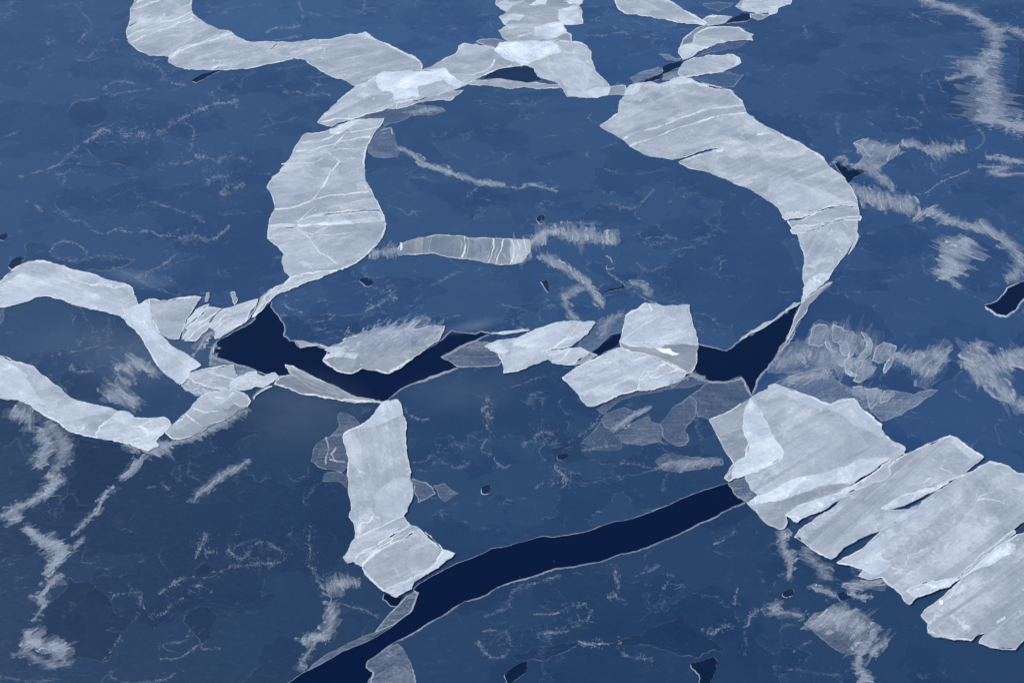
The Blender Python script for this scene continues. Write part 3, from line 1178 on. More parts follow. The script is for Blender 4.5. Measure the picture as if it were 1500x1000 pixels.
dark_film('dark pane of newer ice above the left pale band', '10 160,420 290,440 300,500 430,540 620,510 780,530 640,590 500,590 320,545 225,525 140,545', .30)
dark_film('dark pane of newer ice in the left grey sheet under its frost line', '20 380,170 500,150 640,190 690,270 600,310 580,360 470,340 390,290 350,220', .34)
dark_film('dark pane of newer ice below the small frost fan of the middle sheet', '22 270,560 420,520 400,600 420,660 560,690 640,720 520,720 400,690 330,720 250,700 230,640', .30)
SEED[0] = 1000
T_ = 'faint '
frost('short faint frost ridge above the long curved one, below the pale hook', '00 600,530 650,490 720,480 800,490', 7, 20, .30)
frost('faint frost ridge curling down to the dark cut below the hook', '00 780,370 850,370 900,385 950,410 970,460 1020,490 1085,495', 8, 40, .30)
frost('bright knotted frost ridge below the hook, left half of a broken arc', '00 480,840 560,800 600,760 650,775 740,775 800,790 880,795', 12, 35, .42, 2.2)
frost('straight slanting frost ridge widening to a paddle at its upper end', '00 920,790 1000,740 1080,690 1180,640 1260,610 1330,605 1400,595', 9, 25, .42, 2.2)
frost('thin frost line dropping from the slanting paddle-shaped ridge', '00 1060,715 1130,750 1130,830 1110,890', 3, 60, .22)
frost('thin frost ridge left of the wavy one, far left of the S-shaped band', '00 930,970 1000,960 1080,960 1130,940', 6, 20, .28)
frost('wavy double frost ridge between the slanting ridge and the S-shaped band', '00 1140,920 1230,930 1280,960 1300,925 1400,925 1490,950', 8, 30, .30, 2)
frost('straight frost ridge near the left edge, sloping up to the right', '10 110,40 200,15 00 260,1000 350,960 420,890 470,850', 7, 10, .30)
frost('short thin frost lines at the far upper left', '00 440,350 500,355 560,300 620,290 700,260', 3, 10, .16)
frost('faint vertical frost trail at the upper left, left of the hook', '00 460,250 500,200 545,170 530,130 470,60 480,10', 4, 30, .18)
frost('faint frost loop lying left of the dark cut', '00 610,540 650,560 720,545 840,530 880,520', 3, 10, .18)
frost('faint frost line joining small flakes at the left below the loop', '00 400,650 440,600 560,580 580,565', 3, 20, .18)
frost('clumped frost patch left of the S-shaped band', '10 1210,90 1230,50 1280,35 1350,50 1330,90 1290,140 1360,120 1430,70', 9, 30, .34, 2.2)
frost('thin frost ridge sloping down right toward the curled chain', '10 880,185 950,205 1050,235 1150,270 1200,310', 4, 15, .26)
frost('long thin frost line above the left pale band', '10 630,370 680,345 760,360 880,355 930,380 1030,385', 3, 10, .30)
frost('curled chain of frost flakes left of the S-shaped band foot', '10 1045,400 1160,385 1200,410 1270,390 1350,320', 9, 60, .34, 2.2)
frost('frost outline of a rounded floe above the left pale band', '10 290,480 330,430 370,415 440,425 500,470 510,500', 3, 20, .24)
frost('wavy frost line hugging the top of the left pale band', '10 300,490 350,520 430,530 520,510 620,500 700,510 790,520', 4, 20, .28)
frost('straight frost streak rising right above the left pale band', '10 770,650 850,600 940,560 1000,520 1050,480', 5, -35, .34, 2)
frost('straight thin frost streak meeting the pale band at the left', '10 660,570 760,610 850,660 950,700 1070,745', 4, 25, .22, 1.6)
frost('short frost line at the left edge, upper of two', '10 150,180 200,200 250,240', 3, 25, .28)
frost('short frost line at the left edge, lower of two', '10 360,235 420,290 490,300 540,350 600,370', 3, 20, .26)
frost('faint frost line under the hook opening at the top', '01 60,190 130,160 200,165 260,150', 3, 10, .26)
frost('faint frost flecks along the top edge inside the hook', '01 250,10 270,60 330,80 380,90', 4, 20, .26)
frost('faint frost crumbs along the upper side of the hook arm', '01 100,235 180,230 250,215 310,212', 4, -20, .24)
frost('faint frost line left of the bright crossing plate', '01 160,540 270,545 300,560 400,550 440,570', 3, 10, .26)
frost('faint wisps on the dark ice under the short right ribbon', '02 630,120 720,130 800,150 860,120 930,125', 5, 5, .14)
frost('faint short wisps between the two ribbons at the top', '02 440,210 550,208 640,190 700,215', 3, 5, .14)
frost('faint frost wisps on the wide dark ice at upper right', '03 820,75 900,110 960,125 1030,150', 4, 10, .20)
frost('faint frost scratches at the right on dark ice above the feathered plate', '03 770,690 840,690 900,740 780,760', 4, 5, .18)
frost('faint frost scribble left of the feathery upright band', '03 830,570 900,560 920,620 950,660 890,660', 6, 10, .18)
frost('faint thin frost curl below the feathery upright band', '03 1220,740 1260,790 1260,840 1190,890', 4, 40, .22)
frost('thin dark-edged frost crack at the right between two bands', '13 875,140 930,130 1000,75 1080,40 1190,0', 2.4, -25, .40, 1.6)
frost('faint frost flecks along the left of the ring, near its centre', '12 500,220 580,200 700,220 760,190 830,110', 4, 10, .18)
frost('faint frost flecks in the ring right of the hook-shaped crack', '12 730,540 800,590 880,560 930,570', 4, 10, .16)
frost('faint scattered frost scratches right of the hook-shaped crack', '12 930,470 1010,455 1100,440', 3, 5, .14)
frost('thin frost line running down to the bright square plate', '12 555,590 620,640 700,700 780,750 850,780', 3, 35, .34)
frost('short frost squiggle above the shard pile inside the ring', '11 730,720 760,690 790,690 780,730 820,745', 4, 20, .30)
frost('slanting feathered frost smear right of the small dark pond', '11 640,825 700,795 770,755 830,745', 9, -12, .40, 2.4)
frost('frost loops on the thin ice at the head of the upper lead', '11 175,730 165,785 200,810 270,830', 5, 20, .30)
frost('faint frost clump above the shard pile, near the upper lead', '11 330,890 400,880 440,870 460,840', 5, 20, .22)
frost('long faint frost ridge inside the left grey sheet', '20 300,75 400,65 500,45 600,20', 4, 10, .32)
frost('small cross-shaped frost spot on the left grey sheet', '20 410,170 425,130 430,180 490,180 550,175', 3, 20, .28)
frost('faint curved frost arc below the lower left pale band', '20 860,860 900,850 950,838 990,870', 3, 20, .26)
frost('upright chain of frost links left of the ring-shaped films', '21 1350,335 1385,360 1325,400 1390,460 1350,500', 8, 70, .36, 2.4)
frost('zigzag thin frost line running down beside the pale bar sheet', '21 1350,570 1320,640 1390,665 1400,700 1450,740 1500,720', 4, 60, .28)
frost('faint frost line crossing the dark sheet right of the pale bar', '21 920,710 1000,700 1030,670 1170,740 1260,700', 3, 10, .18)
frost('faint frost scribble beside the top of the pale bar', '21 880,380 890,420 960,460 1020,450', 5, 20, .28)
frost('short frost fan on the dark sheet above the lower lead', '22 130,570 170,530 220,540 270,570', 10, 85, .30, 2.2)
frost('upright tangled frost knot above the lower lead', '22 260,710 250,745 300,780 320,830 280,865', 9, 70, .36, 2.6)
frost('short branch of frost left of the tangled knot', '22 140,855 200,825 250,835', 6, 20, .30)
frost('long ragged frost ridge between the grey films and the lower lead', '22 410,640 520,620 640,605 760,580 880,590', 5, 10, .28)
frost('frost fleck line under the grey films, above the lower lead', '22 640,710 720,720 800,740 900,745', 5, 10, .22)
frost('thin frost line slanting up to the films right of the pale bar', '22 330,590 430,530 480,490 520,420 560,385', 4, -40, .30)
frost('faint frost marks by the left end of the lower middle sheet', '22 0,270 80,240 130,220 190,205', 3, -15, .20)
frost('long faint frost ridge across the navy sheet at lower left', '30 630,500 700,480 830,470 820,520 860,580 920,605 970,590 1010,530 1080,505', 5, 60, .36)
frost('frost ridge rising right across the navy sheet at lower left', '30 930,480 1050,400 1130,380 1240,380 1300,340 1400,315 1500,310', 8, 30, .34, 2)
frost('patch of frost feathers on the right end of the navy ridge', '30 1110,480 1140,440 1200,440 1240,470', 9, 20, .36, 2)
frost('upright frost trail at lower left below the drifting chain', '30 1150,270 1165,220 1190,170 1210,120', 6, 75, .40, 2)
frost('scalloped frost ridge at lower left, right of the upright trail', '30 1200,240 1340,230 1380,265 1440,265 1490,190 31 40,180 120,210 180,260 110,300 0,300', 6, 60, .32, 2)
frost('faint frost trail running down toward the bottom left corner', '30 600,870 660,800 710,720', 4, 60, .26)
frost('faint frost ridge along the bottom left edge', '30 940,860 1060,850 1160,780 1200,800 1290,800', 3, 10, .30)
frost('faint frost line on the bottom edge at left', '30 640,960 760,1000 940,985 1020,950 1080,930', 4, 20, .24)
frost('faint frost crumbs at the left margin of the bottom corner', '30 0,960 100,980 250,990 340,970', 6, 10, .24)
frost('faint upright frost trail left of the pale bar foot', '31 320,80 310,160 320,240 310,300 360,370 385,450 430,500', 6, 60, .30, 1.8)
frost('curling frost ribbon left of the lower lead', '31 385,470 440,500 430,540 400,590 440,640', 3, 60, .34, 1.8)
frost('thin frost line above the curling ribbon left of the lower lead', '31 480,530 560,555 640,575 740,630', 4, 20, .26)
frost('faint frost line along the lower lead near shore, right half', '31 1340,610 1420,580 1480,550 32 0,470 60,430 180,405 290,365', 7, 10, .28, 1.8)
frost('frost ring round a small floe below the lower lead', '31 1300,750 1330,810 1390,850 1450,845 1490,790 1470,710 1380,690 1320,700', 6, 40, .26, 1.8)
frost('frost ridge in the middle of the bottom sheet, left of its dark pools', '32 130,600 250,592 340,555 440,540', 5, 10, .32)
frost('wavy frost ridge below the middle ridge of the bottom sheet', '32 180,710 300,700 350,680 430,640 470,570', 6, 25, .30)
frost('bright short frost bar at the bottom centre', '32 390,765 440,772 510,772 640,765', 6, 20, .48, 2)
frost('row of frost specks right of the bright short frost bar', '32 640,830 720,850 830,870', 6, 60, .40)
frost('upright frost trail hanging below the lower lead at right', '32 610,300 605,370 625,430 620,480 560,500', 6, 70, .32)
frost('slanting thin frost line below the lower lead, right half', '32 720,370 800,345 870,310', 4, -20, .32)
frost('short upright frost smear below the lower lead, right half', '32 890,450 920,400 930,355', 7, 70, .26)
frost('wavy frost ridge in the right part of the bottom sheet', '32 1110,690 1180,710 1250,665 1370,670 1400,610 1460,560 33 0,560 60,560', 7, 30, .36, 1.8)
frost('upright faint frost trail near the right of the bottom sheet', '32 1305,550 1310,480 1330,430', 5, 75, .28)
frost('faint frost flecks under the far end of the lower lead', '32 1180,190 1250,160 1310,110', 5, -30, .28)
frost('upright frost trail on the bottom sheet over the notched pool', '32 1360,700 1370,760 1365,840', 6, 75, .22)
frost('faint frost wisps near the bottom right corner', '33 30,910 120,920 240,930 330,950 430,945', 5, 5, .16)
frost('faint frost line round a smooth floe at the lower right corner', '33 150,820 200,780 260,750', 3, 20, .24)

SEED[0] = 1200
film('grey film of ice below the bright crossing plate', '01 590,690 700,660 820,640 960,615 1060,625 1110,650 1050,675 900,680 880,700 830,720 750,740 745,705 640,695', .22)
film('grey square film tucked beside the top of the S-shaped band', '01 650,870 700,780 740,745 800,760 825,840 840,900 830,920 690,920 660,895', .30, ridges=[('01 730,770 790,750 800,790', 2), ('01 740,780 770,775', 2)])
film('faint film of ice in the upper right gap below the bright corner plate', '02 1120,25 1190,15 1300,20 1250,50 1210,70 1150,50', .14)
film('faint film trailing below the upper of two tongue plates', '02 1080,335 1200,265 1390,245 1300,290 1200,305', .16)
film('faint film below the lower of two tongue plates', '02 1040,460 1270,420 1290,435 1355,440 1300,510 1200,512 1100,475', .16)
film('see-through frosted film by the dark chain of water, upper side', '02 860,320 920,322 990,345 965,362 900,348', .45)
film('see-through frosted film by the dark chain of water, lower side', '02 690,460 740,430 860,395 885,420 830,445 770,460 720,490', .40)
film('frosted film above the right shore of the dark chain', '02 880,470 900,430 980,405 1000,455 960,470', .5)
film('grey film bridging the narrow strait right of the shard pile', '21 1085,90 1200,25 1260,0 1380,10 1440,110 1420,140 1300,150 1200,150 1130,115', .34, rim=1.4, rim_a=.7, name='ice_film')
film('faint blue film filling the gap left of the bright square plate', '12 400,1000 490,900 560,870 670,845 640,950 570,965 545,995 22 530,10 462,66 390,40', .20)
film('dull film on the shore between the striped clusters and open water at right', '13 195,775 250,720 350,650 382,655 300,725 240,790 190,880 140,985 90,1040 23 60,70 70,30 13 105,1000 130,940 150,880', .42, rim=1.2, rim_a=.7)
film('smooth grey boot-shaped film left of the big lower right plates', '22 870,480 940,390 1040,320 1080,350 1080,390 1060,460 1010,520 1035,580 1020,605 970,615 920,590 885,555', .22, rim=1.4, rim_a=.35)
film('broad grey film below the right open lead', '22 1040,320 1100,285 1160,240 1250,236 1345,207 1400,310 1390,330 1280,410 1155,460 1090,440 1078,390', .20, rim=1.2, rim_a=.5)
film('pale blotchy film on the middle sheet, left of the boot-shaped film', '22 610,545 700,480 800,425 815,470 860,480 885,545 860,590 760,612 700,600 650,592', .28)
film('ragged grey film left of the pale blotchy one', '22 520,460 560,420 650,390 710,410 720,440 650,480 600,520 540,500', .24)
film('long grey film along the shore under the bright lower square plate', '22 500,400 560,350 660,312 740,292 830,288 930,255 1040,205 1160,235 1040,270 900,285 700,320 590,380 540,430', .20)
film('faint triangular film left of the blotchy films', '22 410,590 520,470 640,590 640,630 500,640', .12)
film('grey film with diagonal scratches above the lower lead end', '22 840,700 900,655 1000,670 1100,680 1230,690 1240,720 1100,750 900,760', .24, grain=-40)
film('large curved grey film hugging the left side of the pale bar', '21 320,700 335,640 370,590 440,555 500,545 540,600 545,720 500,770 430,750 360,730', .24, rim=1.4, rim_a=.5, ridges=[('21 410,560 425,640 410,720', 2), ('21 470,620 440,660 460,700', 2), ('21 430,690 520,710', 2.5)])
film('small grey film over the curved one, left of the pale bar top', '21 480,430 500,415 570,440 610,490 530,530 480,560 440,550 490,500', .26)
film('small dull film hanging under the curved film left of the bar', '21 390,820 410,770 480,765 530,790 535,860 490,820', .2)
film('fan-shaped film at the right side of the pale bar', '21 910,805 1000,830 1050,890 990,925 950,945 930,880', .26, rim=1.6, rim_a=.6)
film('second fan-shaped film right of the pale bar', '21 1040,845 1100,830 1190,890 1110,940 1070,900', .22)
film('wide grey film running along the near shore of the lower lead', '31 930,465 952,472 915,572 900,592 860,620 800,662 700,702 760,620 830,552 885,490', .40, rim=1.6, rim_a=.7)
film('long grey film curving along the near shore of the bottom lead', '31 700,702 800,662 650,757 500,817 400,877 300,928 330,895 480,800 600,740', .30)
film('mottled grey film at the bottom centre by the lower lead mouth', '31 648,885 770,790 830,770 880,830 910,890 930,960 945,1040 640,1060 690,940 648,912', .36, grain=-30, rim=1.6, rim_a=.6)
film('faint film on the far side of the plates at the lead tip', '22 1265,830 1345,792 1365,810 1400,862 1425,902 1365,940 1310,900', .42, rim=1.2, rim_a=.6)
film('small grey film at the left edge under the left pale band', '10 -40,800 0,805 28,800 25,860 0,900 -40,910', .25)
film('dull see-through film under the arm joining the lead, at left', '20 1060,260 1100,222 1240,275 1340,287 1200,312 1160,322 1090,292', .85, rim=1.0)
film('see-through film at the left tip of the upper lead', '20 1250,85 1330,112 1400,138 1500,168 21 0,192 20 1390,215 1370,140 1260,155 1245,150', .45)
film('grey film between frayed streaks and the dark cleft at lower right', '23 40,245 150,200 350,150 400,230 480,270 560,265 640,280 620,350 560,400 520,340 430,340 360,372 200,310', .34, grain=-30, rim=1.2, rim_a=.5)
film('grey pointed film spreading right below the upright fingers', '23 600,410 650,330 740,292 850,315 920,290 995,285 930,330 860,382 780,432 665,468', .38, rim=1.2, rim_a=.5)

G_ = 'curved ice fingers at right'
SEED[0] = 1300
film('flat see-through film behind the curved ice fingers', '23 0,150 60,60 100,10 240,0 13 300,1000 23 420,40 450,160 420,240 390,150 300,170 200,190 0,185', .26, grain=-50, rim=1.0)
for lab, sh, al in (
  ('rounded pale ice finger at the left end of the curved row', '13 240,990 255,930 300,900 340,908 358,945 350,1000 23 300,30 240,20', .42),
  ('tallest broad ice finger in the curved row', '13 375,960 382,900 430,918 450,940 500,945 522,985 23 515,40 490,90 440,80 420,20 380,0', .44),
  ('pale crescent ice finger over the tallest one', '23 400,0 460,0 478,50 470,100 440,150 410,140 435,80 420,30', .5),
  ('hooked crescent ice finger standing free with a dark gap on its left', '13 545,945 575,955 600,985 23 615,20 605,70 560,110 500,130 540,80 575,40 575,0', .55),
  ('bright curled ice finger below the crescents', '23 445,110 480,90 490,130 470,170 500,190 530,200 480,205 450,175', .6),
  ('leaning blunt ice finger right of the hooked one', '23 640,30 680,5 750,30 740,70 700,110 650,130 610,110', .48),
  ('small bright ice finger under the blunt leaning one', '23 690,130 720,95 740,100 720,150 680,190', .6),
  ('ragged ice finger hanging between curled and blunt ones', '23 570,110 600,95 610,150 640,150 600,210 540,240 500,230 520,170', .44),
  ('small upright ice flake under the left of the curved row', '23 165,80 190,70 225,130 210,135', .6),
  ('slim curved ice flake beside the left rounded finger', '23 335,0 360,0 370,40 405,60 380,65 345,40', .55)):
    film(lab, sh, al, 1.05, -60, 1.3, .8, name='ice_finger', cat='ice finger', group=G_)
for lab, sh in (
  ('left bright-edged leaning panel on the grey film by the plates', '23 500,268 550,262 556,290 512,322 494,312'),
  ('middle wide leaning panel on the grey film by the plates', '23 565,275 640,275 672,286 645,352 600,400 578,330'),
  ('right leaning panel on the grey film by the plates', '23 682,290 735,288 742,308 700,352 655,362')):
    film(lab, sh, .42, 1.0, -60, 1.3, .8, name='ice_slab', cat='ice slab', group='leaning ice panels above the big plates')
film('flat pale rafted film with a forked edge at the right of the fan-shaped plate', '03 500,842 560,815 650,838 700,870 770,850 760,900 700,950 660,980 620,1000 500,985 560,920', .42, 1.0, -50, 1.3, .7, ridges=[('03 500,842 560,870 600,920', 2.2), ('03 700,945 720,890 765,855', 2)])
film('broad faint slab under the tattered rafted ice at bottom right', '33 222,660 270,592 430,552 560,602 622,662 560,720 500,800 440,828 330,750 270,702', .26, 1.0, -36, 1.0)

# ================================================================ BANDS OF FINGER-RAFTED ICE
SEED[0] = 1400
band('feathery rafted band winding down from the top right corner', '03 900,-20 980,20 1060,45 1180,90 1260,130 1330,190 1345,260 1330,330', 30, 12, .36, 2.6, 4)
band('bright upright feathery rafted band near the right edge', '03 1330,300 1250,390 1240,420 1290,480 1300,530 1290,620 1270,690 1340,715 1420,735 1520,750', 44, 9, .46, 1.8, 4, b=1.05)
band('short rafted branch touching the right edge at the top', '03 1320,190 1400,170 1460,185 1540,240', 16, 20, .38)
band('small ragged rafted smear left of the bright upright band', '03 1110,365 1190,370 1240,400 1120,450 1040,465', 14, 8, .36, 4)
band('flat rafted patch right of the big fan-shaped plate', '03 530,870 600,870 680,890 740,880 770,870', 22, -50, .36, 4.0, 5, lenv=.3)
band('low rafted smear below the flat patch, right of the fan-shaped plate', '03 500,985 560,965 620,970 650,1000', 15, 10, .5)
band('rafted band running right from the flat patch', '03 780,850 860,850 920,880 990,885 1060,875 1150,865', 17, 70, .42, 3)
band('small pale rafted knot beside the fan-shaped plate shoulder', '03 380,960 420,925 455,940 430,975', 9, 20, .40, 4)
band('rafted band at the right edge above the thin dark-edged crack', '03 1280,925 1350,930 1440,945 1540,960', 14, 10, .46)
band('pale rafted smear touching the right edge, lower of a pair', '03 1260,980 1400,985 13 1300,10 1400,30 1450,20 1530,20', 13, 5, .34)
band('rafted strip slanting down from the flat patch to the long band', '13 570,-10 640,20 690,70 735,120', 22, 60, .30, 3, 6)
band('long rafted band crossing the right sheet from the fan-shaped plate', '13 500,110 560,140 650,170 750,195 860,215', 24, 75, .46, 3, 6, taper=False)
band('bright rafted knot in the middle of the long right band', '13 880,270 950,235 1010,260 1060,290 1110,310', 20, -30, .50, 3, 5)
band('rafted tail of the long right band bending toward the edge', '13 1110,310 1200,330 1290,350 1370,400 1440,460 1480,530 1450,610 1400,640', 24, 40, .36, 3, 6)
band('striped oval fan of rafted strips on the right sheet', '13 1180,400 1130,450 1090,500 1070,560 1090,620', 50, 24, .55, 2.6, 8, jit=4, lenv=.2)
band('loose rafted tail under the striped oval fan', '13 1000,590 1060,640 1130,680', 17, 35, .36)
band('cluster of curved upright ice fingers above the big lower right plates', '13 220,1000 300,960 360,980 440,975 520,1000 23 520,40 600,60 690,90', 34, -72, .22, 8, 9, jit=14, dens=.6)
band('see-through rafted clump between the right lead and the ice fingers', '23 60,130 150,100 250,60 350,90 450,120 560,160 620,170', 34, -60, .26, 6, 9, jit=16)
band('bright tangled clump at the right end of the ice fingers', '23 740,80 820,110 900,150 960,180 1020,110 960,70 880,90', 24, -60, .46, 3, 6, jit=20)
band('pale rafted clump crossing the right edge beside the plates', '13 1240,1000 23 1230,60 1180,150 1260,170 1360,130 1440,90 1540,60', 34, 50, .40, 3.4, 9, jit=18)
band('lower rafted fringe of the clump at the right edge', '23 1220,240 1300,240 1360,290 1430,350 1530,380', 30, 60, .34, 4, 9, jit=16)
band('rafted strips lying on the grey film above the plates', '23 90,240 200,210 300,200 360,210', 22, -38, .42, 3.4, 5, jit=6)
band('row of leaning rafted panels above the gap of the plates', '23 500,280 560,300 640,320 720,330', 18, -65, .28, 7, 6, jit=9)
band('slanting striped rafted patch inside the left grey sheet, upper', '20 680,150 740,160 800,130 850,150 900,190', 28, 38, .40, 2.6, 4, jit=4)
band('slanting striped rafted patch inside the left grey sheet, lower', '20 640,340 700,310 740,320 790,370', 32, 38, .40, 2.6, 4, jit=4)
band('rafted stub joining the two striped patches at left', '20 690,190 720,230 770,240', 14, 60, .34)
band('broken rafted slabs hanging under the lower left pale band', '20 60,430 130,420 170,470 170,520', 22, -70, .40, 4.4, 9, jit=10)
band('wide faint rafted curtain descending at lower left', '20 230,540 270,580 260,660 220,740', 27, -30, .42, 3, 6)
band('dim rafted curtain right of the descending one at lower left', '20 280,470 350,540 380,620 360,700 330,760', 27, -20, .26, 4, 8)
band('bright ragged rafted knot at lower left of the picture', '20 280,780 330,800 300,860 240,910 160,950 100,980 30 60,20 110,60', 25, -22, .46, 2.4, 4)
band('feathered rafted ridge descending along the left of the navy sheet', '30 140,90 200,130 260,170 330,200 370,245 330,300 290,350', 25, -24, .52, 2.2, 4.5, b=1.05)
band('narrow grey rafted strip below the feathered ridge', '30 360,360 310,410 260,470 230,510 260,530', 17, -50, .44, 4, 9)
band('thin rafted tail reaching down to the bottom left clump', '30 280,520 230,590 190,640', 10, -50, .42)
band('bright rafted clump in the bottom left corner', '30 160,700 170,760 240,770 310,790 370,800 350,860', 28, -30, .50, 2.4, 5)
band('faint rafted bed round the bottom left clump', '30 80,840 150,820 220,860 330,900 430,870', 18, -10, .2)
band('frosty rafted tongue under the join of the lower left band', '20 840,680 800,720 770,760 720,800', 22, -45, .46, 2.6, 4)
band('thin rafted trail below the frosty tongue at lower left', '20 670,850 620,890 590,950 570,1000 30 540,20 480,80 420,140', 9, -55, .42, 3)
band('small broken rafted steps at the tail of the trail, lower left', '30 480,150 460,190 430,220', 9, -20, .4)
band('drifting chain of rafted plates on the navy sheet, left of the pale bar', '20 1460,690 1400,740 1340,760 1290,800 1230,850 1170,890 1130,950', 15, -50, .32, 3, 6)
band('grey striped rafted fan below the join of the lower left bands', '20 860,650 920,630 970,610 1010,600', 27, 33, .62, 2.6, 5, jit=4, lenv=.2)
band('grey striped fringe along the underside of the left arm', '20 1020,600 1100,570 1180,535 1260,495 1330,455 1400,410 1440,380', 17, 35, .46, 3, 5)
band('small striped steps under the middle of the lower left band', '20 730,600 770,620 820,650', 13, 35, .42, 3)
band('grey striped band continuing left from the central band end', '12 110,430 160,390 220,360 300,370 370,385 450,385 530,395 610,405', 18, 86, .46, 2.4, 5, jit=5, lenv=.25, taper=False)
band('broken striped end piece left of the grey striped band', '12 0,480 60,460 110,450', 30, 80, .5, 3, 6, jit=6)
band('diagonal striped band descending toward the bright square plate', '12 170,500 230,530 300,570 370,610 430,640 460,690 490,740 540,790', 20, 62, .42, 2.4, 4, jit=6)
band('faint striped side branch under the diagonal band', '12 420,690 360,710 310,740 320,800 350,850 390,860', 16, 55, .28, 3.4, 5)
band('pale rafted smear above the top of the bright square plate', '12 640,840 570,880 540,940 520,990', 18, -40, .26, 3.4, 5)
band('faint round rafted blot above the bright square plate', '12 700,660 750,670 800,710 790,740', 18, 40, .26, 4, 8)
band('frayed rafted ridge leaving the square film inside the ring', '01 830,870 890,890 940,930 1000,970 11 1100,0 1180,30 1250,50 1320,70 1460,85', 13, 45, .46, 2.4, 4)
band('faint rafted trail continuing right inside the ring', '12 0,100 60,105 90,80 180,100 260,120', 6, 30, .34, 3)
band('frosted rafted bed under the bright crossing plate', '01 900,660 970,650 1040,645 1090,655', 10, 60, .34, 3)
band('scratched rafted strips among the blotchy films', '22 600,520 660,470 720,430 790,410', 15, -38, .46, 2.6, 4, jit=4)
band('scratched rafted strips above the end of the lower lead', '22 880,730 950,710 1030,720 1110,710 1220,710', 17, -40, .34, 3, 4.5, jit=5)
band('dim feathered rafted patch left of the lower lead, beside the pale bar', '31 420,460 480,430 540,410 610,420', 20, 75, .36, 3, 6)
band('curled rafted patch left of the lower lead', '31 440,540 440,600 440,650 420,700', 22, -50, .34, 3, 7)
band('lower rafted patch left of the lower lead', '31 270,740 330,740 390,730 440,720', 22, -60, .38, 3, 6)
band('small rafted stub at the foot of the lower rafted patch', '31 330,790 300,840 260,890 300,910', 12, -60, .30)
band('twisted grey ribbon of rafted ice under the lower right plates', '33 90,60 90,140 85,200 120,260 130,330 120,400', 13, -40, .42, 3, 6)
band('tattered rafted patch at lower right, left of its broken plates', '33 270,450 340,470 400,490', 16, 30, .46, 3, 6)
band('big tattered rafted slab near the bottom right', '33 260,650 340,620 430,620 520,650 560,700', 40, -36, .40, 3, 7, jit=7)
band('bright frayed edge of the tattered slab at the bottom right', '33 620,680 600,750 540,800 560,840', 22, -30, .46, 2.6, 5)
band('ragged rafted column leaving the bottom edge at right', '33 540,850 530,900 560,950 550,1020', 17, 10, .52, 2.6, 4)
band('pair of leaning rafted strips beside the tattered slab', '33 600,830 650,790 700,770', 30, -48, .34, 5, 7, jit=3)
band('frayed bright streaks left of the wide lower right plate', '33 560,330 600,360 640,390 590,420 530,430 480,440', 34, 8, .48, 2.2, 4, jit=7)
band('thin frayed rafted scrap below the frayed bright streaks', '33 490,480 540,500 610,490', 13, 10, .44)
band('dim rafted bed below the small broken plate at lower right', '33 220,210 260,280 330,360 340,400', 26, 15, .22, 4, 6)
band('faint rafted shred at the lower right, left of the small pools', '33 10,560 60,540 30,590 120,590 200,610', 14, -20, .30, 4, 6)
band('frosty shards standing on the upper lead shore, left', '20 1130,85 1160,50 1190,0 10 1200,985 1250,950', 10, -68, .6, 4, 6)
band('second row of frosty shards on the upper lead shore, left', '20 1235,140 1240,70 1270,0', 7, -70, .6, 4, 5)

SEED[0] = 1900  # the plumes are frost; the sheens are glare painted as pale discs
veil('faint painted pale sheen on the left grey sheet beside the bent plate', (215, 520), 130, 75, 0, .13)
veil('faint painted pale sheen below the wispy fan at left of the bar', (440, 600), 130, 70, 10, .10)
veil('faint painted pale sheen on the shore right of the bar top', (680, 575), 130, 45, -15, .07)
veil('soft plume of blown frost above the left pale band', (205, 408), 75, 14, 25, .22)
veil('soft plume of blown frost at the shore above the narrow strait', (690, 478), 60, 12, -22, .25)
veil('dim grey painted sheen on the sheet inside the left bands', (120, 500), 120, 45, 0, .08)
# ================================================================ PALE PLATES AND RIBBONS
SEED[0] = 2000
# --- the hook at the top left
plate('pale plate at the upper bend of the hook, top left, with long ridges', '00 790,-80 785,20 765,50 765,75 755,150 740,190 750,245 800,290 880,330 990,335 1010,320 1050,285 1180,250 1300,205 1345,186 1300,178 1260,165 1200,135 1150,100 1125,75 1120,30 1150,-80',
      .95, .82, -20, ridges=[('00 745,225 800,190 900,150 1000,125 1080,95 1118,72', 2.2), ('00 760,250 850,210 960,175 1050,135 1130,110', 2.2), ('00 770,60 860,30 950,0', 2.4), ('00 1050,62 1120,22', 2), ('00 800,18 850,-5', 2), ('00 810,115 860,112', 1.5), ('00 1095,165 1150,150', 1.5)],
      patches=[('00 745,222 830,170 960,130 1115,74 1128,110 1050,133 960,172 850,208 760,248', 1.05, .35)],
      cracks=[('00 745,158 800,134', 1.6), ('00 758,70 788,58', 1.4), ('00 775,18 830,6', 1.4)], flecks=8)
plate('long smooth pale plate forming the lower arm of the hook', '00 990,337 985,365 1040,395 1130,408 1260,412 1380,408 1500,395 01 110,370 200,350 225,340 245,350 290,350 310,375 350,395 400,425 450,455 530,475 580,508 660,500 760,440 970,413 975,385 960,360 900,325 850,300 780,265 720,240 690,225 660,200 640,192 600,200 545,207 480,222 400,235 300,243 200,250 120,252 0,250 00 1440,245 1370,205 1350,185 1300,205 1180,250 1050,285 1005,320',
      .95, .80, -12, ridges=[('00 995,345 1050,295 1180,258 1300,212 1360,192', 2.4), ('00 1010,325 1100,285 1340,205', 1.4), ('00 1240,410 1290,385 1325,363', 2.2), ('01 50,304 80,285 110,262', 2.2), ('01 545,207 640,195 700,235 780,268 900,328 960,362 970,400', 3)],
      cracks=[('01 88,290 128,254', 1.3), ('00 1255,413 1285,392', 1.2)], flecks=10)
